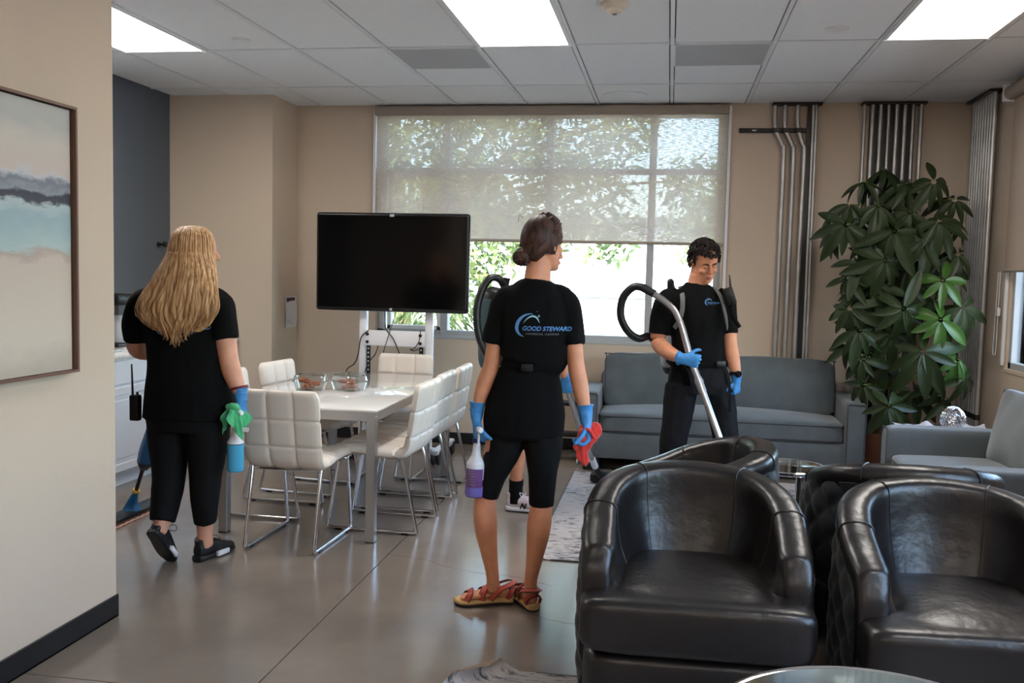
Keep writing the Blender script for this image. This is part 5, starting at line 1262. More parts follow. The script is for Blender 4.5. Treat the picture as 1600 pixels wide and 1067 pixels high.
limb(bm, [(-2.25, ya, .80, .10, .11), (-2.255, ya, .62, .095, .10), (-2.262, ya, .45, .070, .076), (-2.272, ya+.01, .32, .062, .070), (-2.281, ya+.03, .21, .044, .048), (-2.284, ya+.04, .13, .037, .042), (-2.285, ya+.05, .07, .036, .042)])
TA = head(bm, (-2.318, ya+.025, 1.565), (.95, .30, -.03), s=1.0)
obj('body', fuse(bm, .0055, 5), M['skin'], A)
bm = BM()
limb(bm, [(-2.348, ya, .735, .240, .165), (-2.35, ya, .83, .232, .163), (-2.356, ya, .95, .212, .152), (-2.365, ya, 1.05, .200, .145), (-2.378, ya, 1.17, .195, .142), (-2.39, ya, 1.28, .200, .134), (-2.396, ya, 1.345, .180, .112), (-2.388, ya, 1.395, .115, .085), (-2.372, ya+.005, 1.425, .068, .064)], seg=28)
limb(bm, [(-2.25, ya, 1.335, .07, .07), (-2.195, ya, 1.30, .077, .076), (-2.17, ya, 1.22, .072, .075), (-2.152, ya-.005, 1.135, .066, .070)])
limb(bm, [(-2.53, ya, 1.325, .07, .07), (-2.595, ya, 1.29, .077, .076), (-2.625, ya, 1.20, .074, .076), (-2.632, ya+.015, 1.115, .070, .072)])
shirtA = obj('t_shirt', fuse(bm, .0065, 5, .008, 9), M['shirt'], A)
logo(shirtA, Matrix.Translation((-2.365, ya-.14, 1.20)), .82)
bm = BM()
limb(bm, [(-2.35, ya, .86, .20, .14), (-2.35, ya, .76, .222, .155), (-2.352, ya, .68, .21, .145)], seg=28)
limb(bm, [(-2.452, ya, .74, .108, .125), (-2.458, ya, .62, .104, .108), (-2.453, ya-.01, .46, .084, .088), (-2.446, ya-.05, .335, .074, .080), (-2.443, ya-.095, .225, .062, .062)])
limb(bm, [(-2.248, ya, .74, .108, .125), (-2.252, ya, .62, .104, .108), (-2.260, ya, .46, .080, .086), (-2.270, ya+.01, .33, .070, .078), (-2.280, ya+.03, .198, .056, .058)])
obj('leggings', fuse(bm, .0065, 4, .003, 14), M['legging'], A)
glove(A, (-2.057, ya-.03, .848), (.06, .02, -1), (-1, .1, .1), (-.15, .1, 1), curl=(.85, .95, .6), thumb=-1, s=.95)
glove(A, (-2.578, ya+.285, 1.012), (.25, .95, -.1), (-.8, .3, -.2), (-.1, -1, .1), curl=(1.1, 1.1, .7), thumb=1, s=.95)
ring_band('bracelet', (-2.066, ya-.03, .900), .037, .037, .012, mat('red_beads', srgb(120, 32, 38), .5, vary=.4, vscale=160, bump=.5, bscale=150), A, tilt=(-.3, .1, 1), th=.007)
shoe(A, frame((-2.305, ya-.0, 0.0), (.22, .97, 0)), M['black_plastic'], M['rubber'], M['rubber'], M['rubber'], .265)
bm = BM(); T = frame((-2.305, ya, 0), (.22, .97, 0)); vs = box(bm, .030, .052, .10, .19, .006, .032, .006); xform(vs, T); obj('white_sole_panel', bm, M['white_plastic'], A)
TL = frame((-2.455, ya-.175, .180), (.07, .62, -.76), (0, .77, .64))
shoe(A, TL, M['black_plastic'], M['rubber'], M['rubber'], M['rubber'], .245)
bm = BM(); vs = box(bm, .028, .052, .13, .20, .004, .030, .006); xform(vs, TL); obj('white_sole_panel', bm, M['white_plastic'], A)
# long hair
HR = [(-2.325, ya+.01, 1.692, .020, .030), (-2.325, ya+.008, 1.680, .060, .070), (-2.322, ya-.005, 1.635, .092, .105), (-2.318, ya-.03, 1.55, .108, .105), (-2.310, ya-.075, 1.47, .140, .085), (-2.315, ya-.125, 1.38, .178, .060), (-2.322, ya-.155, 1.30, .208, .042), (-2.325, ya-.165, 1.25, .195, .030), (-2.325, ya-.165, 1.21, .165, .020), (-2.325, ya-.165, 1.18, .12, .008)]
HQ = catmull(HR, 6)
bm = BM(); seg = 90; rs = []
for i, q in enumerate(HQ):
    ring = []
    for a in range(seg):
        th = 2*PI*a/seg; g_ = 1+.05*noise.noise(V(math.cos(th)*7, math.sin(th)*7, i*.05))*min(1, i/12)+.025*math.sin(th*31)*min(1, i/15)
        ring.append(V(q[0]+q[3]*math.cos(th)*g_, q[1]+q[4]*math.sin(th)*g_, q[2]+(.025*noise.noise(V(math.cos(th)*4, 2, 3)) if i > 40 else 0)))
    rs.append(ring)
rings(bm, rs)
rnd = random.Random(8)
def hq(z):
    for i in range(len(HQ)-1):
        if HQ[i+1][2] <= z: 
            f = (HQ[i][2]-z)/max(1e-6, HQ[i][2]-HQ[i+1][2]); return [HQ[i][c]*(1-f)+HQ[i+1][c]*f for c in range(5)]
    return HQ[-1]
for k in range(430):
    u = rnd.uniform(-1, 1); ze = 1.10+.12*abs(u)**1.5+rnd.choice((0, .03, .07, .12, .2))+rnd.uniform(0, .03); z = 1.685-rnd.uniform(0, .02); P = []; R_ = []; ph = rnd.uniform(0, 6); wv = rnd.uniform(.004, .018); n_ = 13; r0 = rnd.uniform(.0028, .0068); lay = rnd.choice((0, 0, .02, .045, .07))
    th = math.acos(u)
    for i in range(n_+1):
        f = i/n_; zz = z+(ze-z)*f; q = hq(zz); w2 = wv*max(0, (1.42-zz)/.25)
        out = 1.0+.004*math.sin(i+ph)+lay
        x = q[0]+q[3]*math.cos(th)*out+w2*math.sin(zz*42+ph); y = q[1]-max(q[4], .012)*math.sin(th)*out-.002+w2*.4*math.cos(zz*38+ph)
        P.append((x, y, zz)); R_.append(r0*(.45+.9*f if f < .5 else .9-.75*(f-.5)*2+.1))
    tube(bm, P, R_, 6, k=2)
for sgn, n_ in ((1, 24),):     # locks falling in front of the right shoulder, framing the face
    for k in range(n_):
        a = rnd.uniform(0, 1); x0 = TA @ V(-.03+.05*a-.0, .045*a, .10)
        P = [tuple(x0), (-2.245+.03*a, ya-.04+.03*a, 1.60), (-2.235+.025*a, ya-.05+.02*a, 1.52), (-2.215+.03*a, ya-.07, 1.43), (-2.185+.03*a, ya-.11, 1.35), (-2.165+.02*a, ya-.125, 1.29+.03*a), (-2.18, ya-.135, 1.235+.06*a)]
        tube(bm, P, [.003, .006, .007, .0075, .007, .005, .001], 6, k=4)
for k in range(46):
    u = rnd.uniform(-.95, .95); th = math.acos(u); ph = rnd.uniform(0, 6); ze = 1.09+.13*abs(u)+rnd.uniform(0, .06); P = []; R_ = []; am = rnd.uniform(.008, .02)
    for i in range(12):
        f = i/11; zz = 1.56+(ze-1.56)*f; q = hq(max(zz, 1.22)); a_ = am*f
        P.append((q[0]+q[3]*(1-.25*max(0, (1.22-zz)/.12))*math.cos(th)+a_*math.sin(zz*34+ph), q[1]-max(q[4], .02)*math.sin(th)*1.08-.004-a_*.4*math.cos(zz*30+ph), zz)); R_.append((.004+.009*math.sin(PI*min(1, f*1.1))**.8)*(1 if f < .8 else (1-f)*4+.08))
    tube(bm, P, R_, 8, k=2, flat=1.0)
me = bpy.data.meshes.new('hair'); bm.to_mesh(me); bm.free()
obj('hair', me, M['blonde'], A, label='long wavy blonde hair down to mid-back')
bottleA = spray_bottle('clear spray bottle of blue cleaner in the blonde woman\'s right hand', -2.082, ya-.04, .487, M['liq_blue'], .140, False, .9, s=.98)
bm = BM()
for (c0, half, L0, L1, rmax) in ((-.55, 1.05, .06, .165, .072), (3.35, .75, .05, .150, .060), (.9, .6, .08, .20, .055)):
    na, nt_ = 26, 18; g = []
    for a in range(na+1):
        u = a/na*2-1; th = c0+u*half; Lh = L0+(L1-L0)*(1-abs(u))**.9; row = []; inn = []
        for q in range(nt_+1):
            tt = q/nt_; fold = 1+.30*math.sin(u*7+tt*2)*tt+.10*math.sin(u*15)*tt
            r = .016+(rmax-.016)*tt**.75*fold*(1-.25*(1-abs(u))*tt)
            zz = .822-Lh*tt**1.15+.012*math.sin(u*5)*(1-tt)
            row.append(V(-2.080+r*math.cos(th), ya-.062+r*math.sin(th), zz)); inn.append(V(-2.080+(r-.006)*math.cos(th), ya-.062+(r-.006)*math.sin(th), zz-.001))
        g.append(row+inn[::-1])
    rings(bm, g)
limb(bm, [(-2.104, ya-.060, .800, .012, .014), (-2.090, ya-.085, .815, .019, .018), (-2.066, ya-.086, .815, .019, .018), (-2.055, ya-.065, .80, .012, .014)], (0, -1, 0), 16, 6)
o = obj('cleaning_cloth', fuse(bm, .0024, 1, .004, 30), M['cloth_green']); tag(o, 'green microfibre cloth tucked around the blue spray bottle', 'cloth')
bm = BM(); box(bm, -2.022, -1.99, ya-.092, ya-.089, .695, .717, .001, 1); tg = obj('care_tag', bm, M['white_plastic'])
tg.parent = o
# two-way radio on the hip
t = thing('two_way_radio', 'black two-way radio with a stub antenna clipped on the blonde woman\'s left hip', 'radio', (-2.60, ya-.03, .72), wb=True)
bm = BM(); box(bm, -2.635, -2.585, ya-.07, ya-.03, .715, .845, .008); obj('radio_body', bm, M['black_plastic'], t)
bm = BM(); tube(bm, [(-2.625, ya-.05, .84), (-2.628, ya-.05, .95), (-2.63, ya-.05, .995)], [.006, .0045, .004], 8, round_ends=True); obj('antenna', bm, M['black_plastic'], t)
bm = BM(); lathe(bm, [(.006, 0), (.006, .014), (.001, .016)], (-2.60, ya-.05, .844), 12); obj('knob', bm, M['black_plastic'], t)
# spray mop
t = thing('spray_mop', 'blue flat mop with a blue fluid tank standing beside the blonde woman', 'mop', (-3.11, 5.10, 0), wb=True)
a0 = V(-3.11, 5.08, .07); a1 = V(-2.545, ya+.31, 1.12); dd = (a1-a0).normalized()
bm = BM(); tube(bm, [tuple(a0+dd*.05), tuple(a1)], .0115, 12, round_ends=True); obj('pole', bm, M['black_plastic'], t)
p0 = a0+dd*.30; p1 = a0+dd*.76
bm = BM(); s_ = (.7, .7, 0)
limb(bm, [tuple(p0)+(.018, .022), tuple(p0+dd*.03)+(.036, .034), tuple(p0+dd*.10)+(.048, .040), tuple((p0+p1)/2)+(.046, .040), tuple(p1-dd*.03)+(.036, .032), tuple(p1)+(.016, .018)], s_, 20, 4, 3); obj('fluid_tank', bm, M['tool_blue'], t)
bm = BM(); limb(bm, [tuple(p0-dd*.005)+(.022, .025), tuple(p0+dd*.03)+(.040, .038), tuple(p0+dd*.055)+(.044, .041)], s_, 20, 3, 3); obj('tank_cap', bm, M['black_plastic'], t)
bm = BM(); tube(bm, [tuple(a0+dd*.10), tuple(a0+dd*.118)], .02, 14); obj('lock_ring', bm, mat('yellow_plastic', srgb(214, 176, 60), .4, bump=.02), t)
bm = BM(); limb(bm, [(-3.11, 5.08, .030, .058, .045), (-3.11, 5.08, .045, .048, .036), tuple(a0+dd*.02)+(.03, .025), tuple(a0+dd*.09)+(.016, .016)], (1, 0, 0), 20, 4, 2.5); obj('swivel_joint', bm, M['tool_blue'], t)
bm = BM(); box(bm, -3.17, -3.05, 4.78, 5.42, .018, .036, .006); hd = obj('mop_plate', bm, M['black_plastic'], t)
bm = BM(); rs = []
for k in range(61):
    y = 4.75+.70*k/60; w_ = .072+.004*math.sin(k*1.3); rs.append([V(-3.11-w_, y, .001), V(-3.11+w_, y, .001), V(-3.11+w_-.006, y, .014+.002*math.sin(k)), V(-3.11, y, .019), V(-3.11-w_+.006, y, .014+.002*math.cos(k))])
rings(bm, rs); obj('mop_pad', bm, mat('mop_pad', srgb(88, 70, 62), .95, vary=.3, vscale=60, bump=.6, bscale=150), hd)
bm = BM()
for s__ in (-1, 1): tube(bm, [(-3.11+s__*(.078+.004*math.sin(k*1.3)), 4.75+.70*k/60, .006) for k in range(61)], .006, 6)
obj('pad_fringe', bm, mat('fringe', srgb(198, 150, 132), .95, bump=.5), hd)

# ---------------------------------------------------------------- C: man with backpack vacuum, right
yc_ = 6.0
C = person('curly dark-haired man facing the viewer before the sofa, looking down', (.2, yc_, 0))
bm = BM()
LC = (.97, .24, 0)
limb(bm, [(.205, yc_, .90, .17, .115), (.20, yc_, 1.0, .155, .11), (.19, yc_, 1.12, .15, .11), (.18, yc_, 1.25, .165, .115), (.175, yc_, 1.35, .17, .10), (.178, yc_, 1.42, .11, .08), (.18, yc_-.005, 1.455, .066, .062), (.19, yc_-.015, 1.51, .060, .060)], LC)
limb(bm, [(.06, yc_-.03, 1.355, .05, .05), (-.003, yc_-.04, 1.335, .056, .055), (-.04, yc_-.05, 1.22, .056, .056), (-.052, yc_-.06, 1.09, .050, .050), (-.01, yc_-.13, 1.045, .048, .046), (.05, yc_-.24, 1.02, .038, .040), (.098, yc_-.292, 1.012, .022, .022)], (0, .3, 1))
limb(bm, [(.30, yc_+.03, 1.36, .05, .05), (.345, yc_+.04, 1.34, .053, .052), (.372, yc_+.04, 1.23, .054, .054), (.388, yc_+.02, 1.09, .047, .047), (.410, yc_-.01, .99, .044, .043), (.430, yc_-.03, .91, .031, .032), (.434, yc_-.035, .88, .020, .020)])
TC = head(bm, (.210, yc_-.035, 1.590), (.42, -.84, -.42), (.05, -.3, 1), s=1.0, male=True)
obj('body', fuse(bm, .0045, 4), M['skin_tan'], C)
eyes(C, TC)
bm = BM()
limb(bm, [(.207, yc_, .955, .182, .126), (.20, yc_, 1.03, .172, .124), (.19, yc_, 1.12, .168, .124), (.182, yc_, 1.23, .178, .128), (.176, yc_, 1.33, .186, .118), (.177, yc_, 1.395, .150, .098), (.179, yc_, 1.435, .100, .080), (.181, yc_, 1.456, .076, .070)], LC, seg=28)
limb(bm, [(.06, yc_-.03, 1.365, .07, .066), (-.002, yc_-.04, 1.34, .077, .072), (-.035, yc_-.05, 1.24, .072, .070), (-.048, yc_-.055, 1.135, .068, .068)])
limb(bm, [(.30, yc_+.03, 1.37, .07, .066), (.345, yc_+.04, 1.345, .072, .070), (.366, yc_+.04, 1.25, .064, .066), (.378, yc_+.035, 1.15, .060, .062)])
shirtC = obj('t_shirt', fuse(bm, .0065, 5, .007, 10), M['shirt'], C)
logo(shirtC, Matrix.Translation((.295, yc_-.2, 1.342)) @ Matrix.Rotation(.35, 4, 'Z'), .33, False)
bm = BM()
limb(bm, [(.207, yc_, 1.0, .165, .115), (.205, yc_, .93, .182, .126), (.203, yc_, .84, .20, .135), (.203, yc_, .77, .195, .125)], LC, seg=28)
limb(bm, [(.10, yc_-.02, .82, .105, .12), (.088, yc_-.03, .68, .096, .105), (.070, yc_-.04, .50, .086, .090), (.055, yc_-.02, .30, .076, .080), (.045, yc_, .05, .075, .082)])
limb(bm, [(.31, yc_+.02, .82, .102, .12), (.350, yc_+.03, .68, .092, .102), (.385, yc_+.02, .50, .082, .088), (.425, yc_+.04, .30, .074, .080), (.450, yc_+.06, .05, .073, .082)])
obj('trousers', fuse(bm, .007, 4, .009, 12), M['trouser'], C)
for x, y, fx in ((.045, yc_+.09, -.15), (.455, yc_+.15, .25)): shoe(C, frame((x, y, .0055), (fx, -1, 0)), M['black_plastic'], M['rubber'], M['rubber'], None, .29)
be = ring_band('belt', (.206, yc_, .965), .186, .130, .036, M['belt'], C, lat=LC)
bm = BM(); T = frame((.33, yc_-.115, .965), (.35, -.94, 0)); vs = box(bm, -.03, .03, 0, .012, -.022, .022, .005); xform(vs, T); obj('buckle', bm, M['black_plastic'], be)
g1 = glove(C, (.095, yc_-.302, 1.008), (.96, -.05, -.15), (.1, .95, .1), (-.75, .6, .05), cl=.45, curl=(1.1, 1.35, .9), thumb=1, tcurl=.6)
glove(C, (.434, yc_-.037, .872), (.03, .02, -1), (-.8, .5, 0), (-.08, .08, 1), cl=.4, curl=(1.3, 1.4, .9), thumb=-1, s=.98, tcurl=.8)
wt = ring_band('wristwatch', (.431, yc_-.032, .905), .035, .036, .024, M['black_plastic'], C, tilt=(-.1, .1, 1), th=.006)
bm = BM(); T = frame((.442, yc_-.072, .905), (.2, -1, 0)); vs = lathe(bm, [(.001, .006), (.018, .006), (.021, .002), (.021, -.004)], (0, 0, 0), 20, Matrix.Rotation(-PI/2, 3, 'X')); xform(vs, T); obj('watch_face', bm, M['screen'], wt)
# short curly hair
bm = BM(); rnd = random.Random(12)
vs = ball(bm, (0, -.012, .026), (.080, .098, .098), 22)
for v in vs:
    p = v.co
    if (p.y > .035 and p.z < .055) or p.z < -.045+max(0, p.y)*.8: v.co = V(p.x*.82, p.y*.82, p.z*.86)
xform(vs, TC)
for k in range(420):
    d_ = V(rnd.gauss(0, 1), rnd.gauss(0, 1), rnd.gauss(.3, 1)).normalized(); p = V(d_.x*.081, d_.y*.099-.012, d_.z*.099+.026)
    if (p.y > .03 and p.z < .066) or p.z < -.035+max(0, p.y+.02)*1.0: continue
    top = max(0, d_.z); r = rnd.uniform(.007, .010)+.004*top; a0_ = rnd.uniform(0, 6); F_ = frame(TC @ (p+d_*.006*(1+top)), TC.to_3x3() @ d_, (.3, .2, 1) if abs(d_.z) < .9 else (1, 0, 0))
    tube(bm, [tuple(F_ @ V(r*math.cos(a0_+q*1.0), .0035*q-.006, r*math.sin(a0_+q*1.0))) for q in range(7)], [.002, .0042, .0045, .0045, .004, .0032, .0012], 5, k=2)
me = bpy.data.meshes.new('hair'); bm.to_mesh(me); bm.free(); obj('hair', me, M['dark_hair'], C, label='short curly dark hair')
# radio on his shoulder strap
t = thing('two_way_radio', 'black radio on the left shoulder strap of the man facing the viewer', 'radio', (.37, yc_-.09, 1.35), wb=True)
T = frame((.372, yc_-.075, 1.385), (0, -1, 0), (-.35, 0, 1))
bm = BM(); vs = box(bm, -.028, .028, -.0, .038, -.055, .055, .008); xform(vs, T); obj('radio_body', bm, M['black_plastic'], t)
bm = BM(); tube(bm, [tuple(T @ V(-.018, .02, .05)), tuple(T @ V(-.03, .02, .105)), tuple(T @ V(-.034, .02, .125))], [.007, .004, .003], 8); obj('antenna', bm, M['black_plastic'], t)
bm = BM(); tube(bm, [tuple(T @ V(.01, .015, -.05)), tuple(T @ V(.02, .015, -.12)), tuple(T @ V(.0, .015, -.20))], [.012, .014, .012], 10, k=4); obj('holster_strap', bm, M['belt'], t)

def ribbed(bm, pts, r, k=14):
    Q = catmull(pts, k); tube(bm, [q[:3] for q in Q], [r*(1.0+.07*(i % 2)) for i in range(len(Q))], 12)
def strap_on(name, pts, w_, m, parent, shirt, off=.004):
    """webbing laid along pts, facing outwards"""
    Q = [V(*q) for q in catmull(pts, 8)]; rs = []; c = sum(Q, V())/len(Q)
    return Q
def ribbon(bm, pts, w_, nrm, th=.004):
    Q = [V(*q) for q in catmull(pts, 8)]; rs = []
    for i, q in enumerate(Q):
        t_ = (Q[min(i+1, len(Q)-1)]-Q[max(i-1, 0)]).normalized(); n_ = V(*nrm(q)) if callable(nrm) else V(*nrm); n_ = (n_-t_*n_.dot(t_)).normalized(); s_ = t_.cross(n_)
        rs.append([q-s_*w_, q+s_*w_, q+s_*w_+n_*th, q-s_*w_+n_*th])
    rings(bm, rs)
t = thing('backpack_vacuum', 'backpack vacuum worn by the man facing the viewer, with black hose loop and metal wand', 'vacuum', (.1, yc_+.2, .9), wb=True)
bm = BM(); limb(bm, [(.10, yc_+.215, .885, .105, .08), (.10, yc_+.22, .95, .135, .10), (.10, yc_+.22, 1.2, .135, .10), (.10, yc_+.215, 1.36, .12, .09), (.10, yc_+.21, 1.41, .07, .06)], LC, 26, 4, 3); obj('tank', bm, M['grey_plastic'], t)
bm = BM(); limb(bm, [(.10, yc_+.215, .865, .105, .085), (.10, yc_+.215, .905, .122, .095)], LC, 26, 3, 3); obj('tank_base', bm, M['black_plastic'], t)
bm = BM(); limb(bm, [(.02, yc_+.16, 1.40, .03, .03), (.012, yc_+.15, 1.44, .024, .026), (.010, yc_+.145, 1.465, .022, .024), (.010, yc_+.145, 1.482, .01, .012)], (1, 0, 0), 16, 4); obj('hose_port', bm, M['black_plastic'], t)
for xs_, m_, pts in ((0, 'strap', [(.075, yc_+.10, 1.40), (.072, yc_+.02, 1.432), (.078, yc_-.06, 1.410), (.088, yc_-.112, 1.36), (.088, yc_-.138, 1.29), (.075, yc_-.140, 1.235), (.045, yc_-.12, 1.18)]),
                 (1, 'strap', [(.275, yc_+.12, 1.40), (.270, yc_+.04, 1.432), (.290, yc_-.03, 1.415), (.318, yc_-.082, 1.37), (.338, yc_-.098, 1.30), (.352, yc_-.095, 1.24), (.362, yc_-.06, 1.18)])):
    bm = BM(); ribbon(bm, pts, .014, lambda q: (q.x-.18, q.y-yc_, max(0, q.z-1.30)*3), .007); obj('shoulder_strap', bm, M[m_], t)
bm = BM(); ribbon(bm, [(.03, yc_+.12, 1.0), (.005, yc_+.03, .985), (.03, yc_-.085, .97), (.08, yc_-.135, .955), (.12, yc_-.15, .90), (.135, yc_-.15, .83)], .024, lambda q: (q.x-.2, q.y-yc_, 0), .008); obj('hip_strap', bm, M['belt'], t)
bm = BM(); ribbed(bm, [(.06, yc_+.18, 1.0), (-.03, yc_+.10, 1.02), (-.105, yc_-.0, 1.115), (-.175, yc_-.07, 1.105), (-.245, yc_-.12, 1.155), (-.288, yc_-.14, 1.25), (-.275, yc_-.15, 1.36), (-.215, yc_-.16, 1.425), (-.155, yc_-.17, 1.425)], .0235); obj('hose', bm, M['black_plastic'], t)
wr = [(-.16, yc_-.17, 1.426), (-.085, yc_-.19, 1.388)]
bm = BM(); tube(bm, wr, [.026, .024], 16, k=2); obj('hose_cuff', bm, M['rubber'], t)
wand = [(-.10, yc_-.185, 1.394), (-.03, yc_-.20, 1.352), (.035, yc_-.22, 1.295), (.075, yc_-.235, 1.225), (.11, yc_-.25, 1.12), (.147, yc_-.27, 1.00), (.205, yc_-.30, .86), (.34, yc_-.38, .52), (.47, yc_-.46, .19), (.50, yc_-.48, .10)]
bm = BM(); tube(bm, wand, .0205, 16, k=6); wd = obj('wand', bm, M['steel'], t)
bm = BM(); tube(bm, [(.190, yc_-.291, .895), (.222, yc_-.311, .815)], .0245, 16); tube(bm, [(.196, yc_-.295, .88), (.202, yc_-.298, .866)], .028, 16); obj('wand_coupling', bm, M['steel'], wd)
bm = BM(); rbox(bm, (.52, yc_-.50, .046), .32, .11, .075, k=6, n=8, R=Matrix.Rotation(-.5, 3, 'Z')); obj('floor_head', bm, M['black_plastic'], t)
# lanyard of keys at his left hip
bm = BM(); ribbon(bm, [(.352, yc_-.125, .955), (.375, yc_-.15, .90), (.388, yc_-.165, .80), (.392, yc_-.16, .68)], .009, (0, -1, 0), .003); o = obj('lanyard', bm, M['trouser']); tag(o, 'grey lettered lanyard hanging from the belt of the man facing the viewer', 'lanyard')

# ---------------------------------------------------------------- D: worker mostly hidden behind the centre woman
yd = 5.72
D = person('worker mostly hidden behind the dark-haired woman, bare calf, black sock and pale sneaker showing', (-.82, yd, 0))
bm = BM(); LD = (.25, .97, 0)
limb(bm, [(-.83, yd, .90, .15, .11), (-.83, yd, 1.02, .14, .105), (-.82, yd, 1.15, .14, .105), (-.81, yd, 1.28, .15, .105), (-.80, yd, 1.37, .12, .08), (-.79, yd, 1.43, .068, .058), (-.765, yd, 1.50, .050, .050)], LD)
limb(bm, [(-.80, yd-.11, 1.36, .042, .042), (-.78, yd-.175, 1.335, .044, .044), (-.72, yd-.20, 1.22, .045, .045), (-.655, yd-.20, 1.08, .040, .040), (-.62, yd-.17, .97, .037, .036), (-.592, yd-.13, .885, .027, .028)], (0, 1, 0))
limb(bm, [(-.80, yd+.11, 1.36, .042, .042), (-.78, yd+.175, 1.335, .044, .044), (-.76, yd+.20, 1.2, .045, .045), (-.74, yd+.17, 1.05, .04, .04), (-.70, yd+.10, .97, .035, .035), (-.68, yd+.05, .93, .027, .028)], (0, 1, 0))
limb(bm, [(-.84, yd-.06, .88, .09, .10), (-.86, yd-.05, .70, .08, .085), (-.885, yd-.02, .52, .058, .06), (-.89, yd-.0, .40, .058, .055), (-.90, yd+.03, .25, .044, .042), (-.905, yd+.05, .13, .034, .036)], (0, 1, 0))
limb(bm, [(-.83, yd+.08, .88, .09, .10), (-.82, yd+.12, .70, .08, .085), (-.81, yd+.2, .52, .056, .06), (-.805, yd+.22, .40, .054, .055), (-.80, yd+.26, .25, .042, .042), (-.795, yd+.28, .13, .034, .036)], (0, 1, 0))
TD = head(bm, (-.745, yd+.02, 1.635), (.85, .45, -.1), s=.98, male=True)
obj('body', fuse(bm, .0055, 4), M['skin_tan'], D)
bm = hair_cap(TD, .010, lambda p: p.y < .05+.3*max(0, p.z) and p.z > -.04 and not (p.y > .01 and p.z < .02)); obj('hair', bm, M['dark_hair'], D)
eyes(D, TD)
bm = BM()
limb(bm, [(-.83, yd, .88, .165, .125), (-.83, yd, 1.0, .155, .12), (-.82, yd, 1.15, .155, .12), (-.815, yd, 1.28, .165, .12), (-.80, yd, 1.37, .155, .105), (-.80, yd, 1.43, .095, .08), (-.80, yd, 1.455, .07, .066)], LD, seg=28)
limb(bm, [(-.80, yd-.11, 1.37, .06, .06), (-.78, yd-.18, 1.345, .064, .064), (-.735, yd-.20, 1.24, .058, .06), (-.70, yd-.20, 1.16, .056, .058)], (0, 1, 0))
limb(bm, [(-.80, yd+.11, 1.37, .06, .06), (-.78, yd+.18, 1.345, .064, .064), (-.765, yd+.20, 1.24, .058, .06), (-.755, yd+.20, 1.16, .056, .058)], (0, 1, 0))
obj('t_shirt', fuse(bm, .007, 4, .006, 11), M['shirt'], D)
bm = BM(); limb(bm, [(-.83, yd, 1.0, .14, .11), (-.83, yd, .88, .165, .125), (-.83, yd+.01, .80, .16, .12)], LD, seg=24)
limb(bm, [(-.84, yd-.06, .84, .105, .11), (-.86, yd-.05, .70, .10, .105), (-.875, yd-.03, .58, .088, .09)], (0, 1, 0)); limb(bm, [(-.83, yd+.08, .84, .10, .11), (-.82, yd+.12, .70, .10, .10), (-.815, yd+.17, .58, .085, .09)], (0, 1, 0))
obj('shorts', fuse(bm, .007, 4, .005, 12), M['trouser'], D)
M['pink_shoe'] = mat('pale_pink_mesh', srgb(216, 200, 206), .7, bump=.4, bscale=250)
for T, w_ in ((frame((-.955, yd+.055, 0), (1, -.06, 0)), (-.905, yd+.05)), (frame((-.80, yd+.25, 0), (.12, 1, 0)), (-.795, yd+.28))):
    s1 = shoe(D, T, M['pink_shoe'], M['rubber'], M['white_plastic'], M['white_plastic'], .27)
    bm = BM(); limb(bm, [(w_[0], w_[1], .05, .040, .046), (w_[0], w_[1], .12, .040, .044), (w_[0]+.003, w_[1]-.01, .205, .044, .046)], (0, 1, 0), 20, 4); obj('sock', bm, M['legging'], D)
    # letter N on the side, dark
    me = text_mesh('N', .05, .35, .002); me.transform(T @ Matrix.Translation((.047, .085, .028)) @ Matrix.Rotation(PI/2, 4, 'Z') @ Matrix.Rotation(.12, 4, 'X')); 
    bmN = BM(); bmN.from_mesh(me); bmesh.ops.solidify(bmN, geom=bmN.faces[:], thickness=.003); obj('shoe_letter', bmN, M['dark_metal'], D)
glove(D, (-.592, yd-.13, .885), (.15, .1, -1), (.3, .95, 0), (-.3, -.1, 1), curl=(1.0, 1.1, .7), thumb=-1)
glove(D, (-.68, yd+.05, .93), (.6, -.1, -.5), (.2, -.9, -.2), (-.6, .2, .5), curl=(1.0, 1.1, .7), thumb=1)
t = thing('backpack_vacuum', 'dark backpack vacuum on the mostly hidden worker, its hose arching up', 'vacuum', (-1.03, yd, 1.0), wb=True)
M['vac_teal'] = mat('dark_teal_plastic', srgb(58, 78, 82), .45, bump=.03)
bm = BM(); limb(bm, [(-1.04, yd, .92, .08, .08), (-1.045, yd, .97, .11, .095), (-1.045, yd, 1.22, .11, .095), (-1.04, yd, 1.34, .10, .085), (-1.035, yd, 1.37, .06, .06)], LD, 26, 4, 3); obj('tank', bm, M['vac_teal'], t)
bm = BM(); limb(bm, [(-1.04, yd, 1.33, .103, .088), (-1.035, yd, 1.375, .09, .075), (-1.03, yd, 1.40, .05, .045)], LD, 24, 3, 3); obj('tank_lid', bm, M['black_plastic'], t)
bm = BM(); limb(bm, [(-.995, yd-.04, 1.37, .028, .028), (-.985, yd-.05, 1.43, .024, .024), (-.98, yd-.05, 1.465, .028, .028)], (1, 0, 0), 16, 3); obj('hose_port', bm, M['black_plastic'], t)
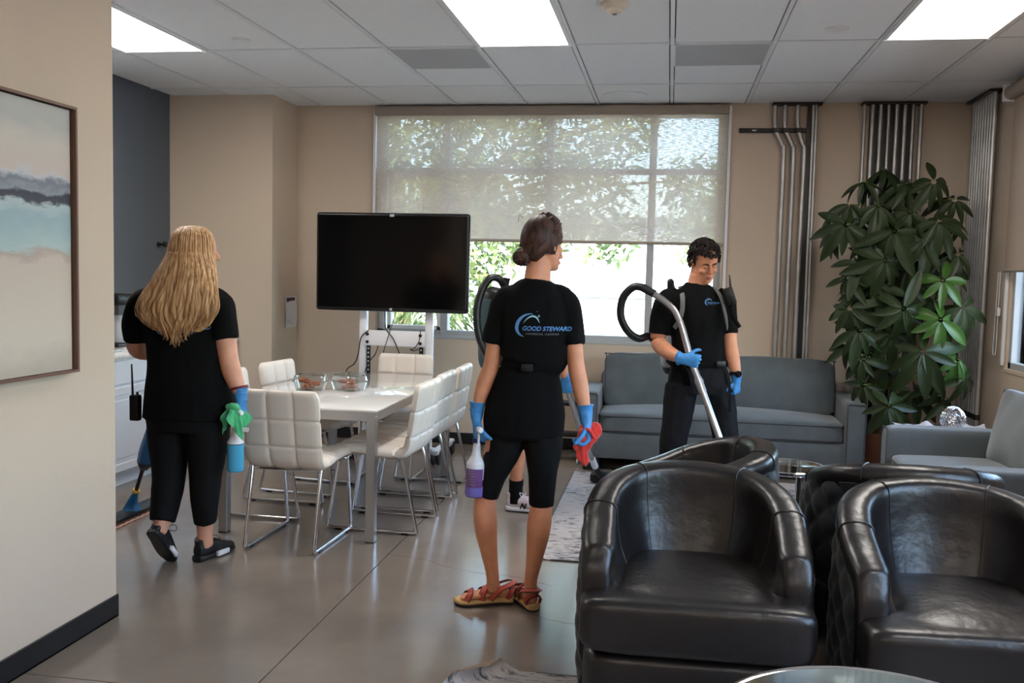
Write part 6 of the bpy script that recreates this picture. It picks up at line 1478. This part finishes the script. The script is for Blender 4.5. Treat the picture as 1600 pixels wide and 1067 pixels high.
bm = BM(); ribbed(bm, [(-.985, yd-.08, 1.41), (-1.01, yd-.12, 1.455), (-1.055, yd-.15, 1.462), (-1.10, yd-.17, 1.40), (-1.128, yd-.19, 1.28), (-1.118, yd-.20, 1.14), (-1.07, yd-.21, 1.02), (-.98, yd-.24, .93), (-.85, yd-.27, .92), (-.72, yd-.22, .93), (-.635, yd-.17, .92)], .022); obj('hose', bm, M['black_plastic'], t)
for s_ in (-1, 1):
    bm = BM(); ribbon(bm, [(-.93, yd+s_*.10, 1.36), (-.87, yd+s_*.11, 1.435), (-.80, yd+s_*.10, 1.452), (-.71, yd+s_*.09, 1.38), (-.685, yd+s_*.09, 1.27), (-.74, yd+s_*.12, 1.15)], .020, lambda q: (q.x+.81, 0, (q.z-1.25)*1.5), .008); obj('shoulder_strap', bm, M['strap'], t)
bm = BM(); tube(bm, [(-.65, yd-.165, .93), (-.60, yd-.10, .84), (-.585, yd-.06, .80), (-.53, yd+.28, .50), (-.47, yd+.72, .20), (-.455, yd+.80, .14)], .018, 14, k=4); wd = obj('wand', bm, M['steel'], t)
bm = BM(); tube(bm, [(-.478, yd+.66, .24), (-.462, yd+.76, .165)], .023, 14); obj('wand_coupling', bm, M['white_plastic'], wd)
bm = BM(); tube(bm, [(-.462, yd+.76, .165), (-.44, yd+.87, .09), (-.41, yd+.93, .06)], [.022, .024, .03], 14, k=3); rbox(bm, (-.36, yd+.97, .047), .30, .11, .07, k=6, n=8); obj('floor_head', bm, M['black_plastic'], t)
# folding step stool by the back wall
t = thing('step_stool', 'folded grey step stool with black treads leaning behind the dark-haired woman', 'step stool', (-.78, 7.45, 0), wb=True)
for x in (-.92, -.66):
    bm = BM(); tube(bm, [(x, 7.30, .012), (x, 7.58, .62), (x, 7.60, .68)], .012, 10, k=3); obj('leg', bm, M['steel'], t)
    bm = BM(); tube(bm, [(x+.02, 7.66, .012), (x+.02, 7.52, .46)], .010, 10); obj('leg', bm, M['steel'], t)
for z, y in ((.22, 7.37), (.45, 7.48)):
    bm = BM(); box(bm, -.92, -.66, y-.09, y+.05, z, z+.03, .006); obj('tread', bm, M['black_plastic'], t)
bm = BM(); tube(bm, [(-.92, 7.60, .68), (-.79, 7.61, .70), (-.66, 7.60, .68)], .012, 10, k=4); obj('top_handle', bm, M['black_plastic'], t)
bpy.context.view_layer.update()
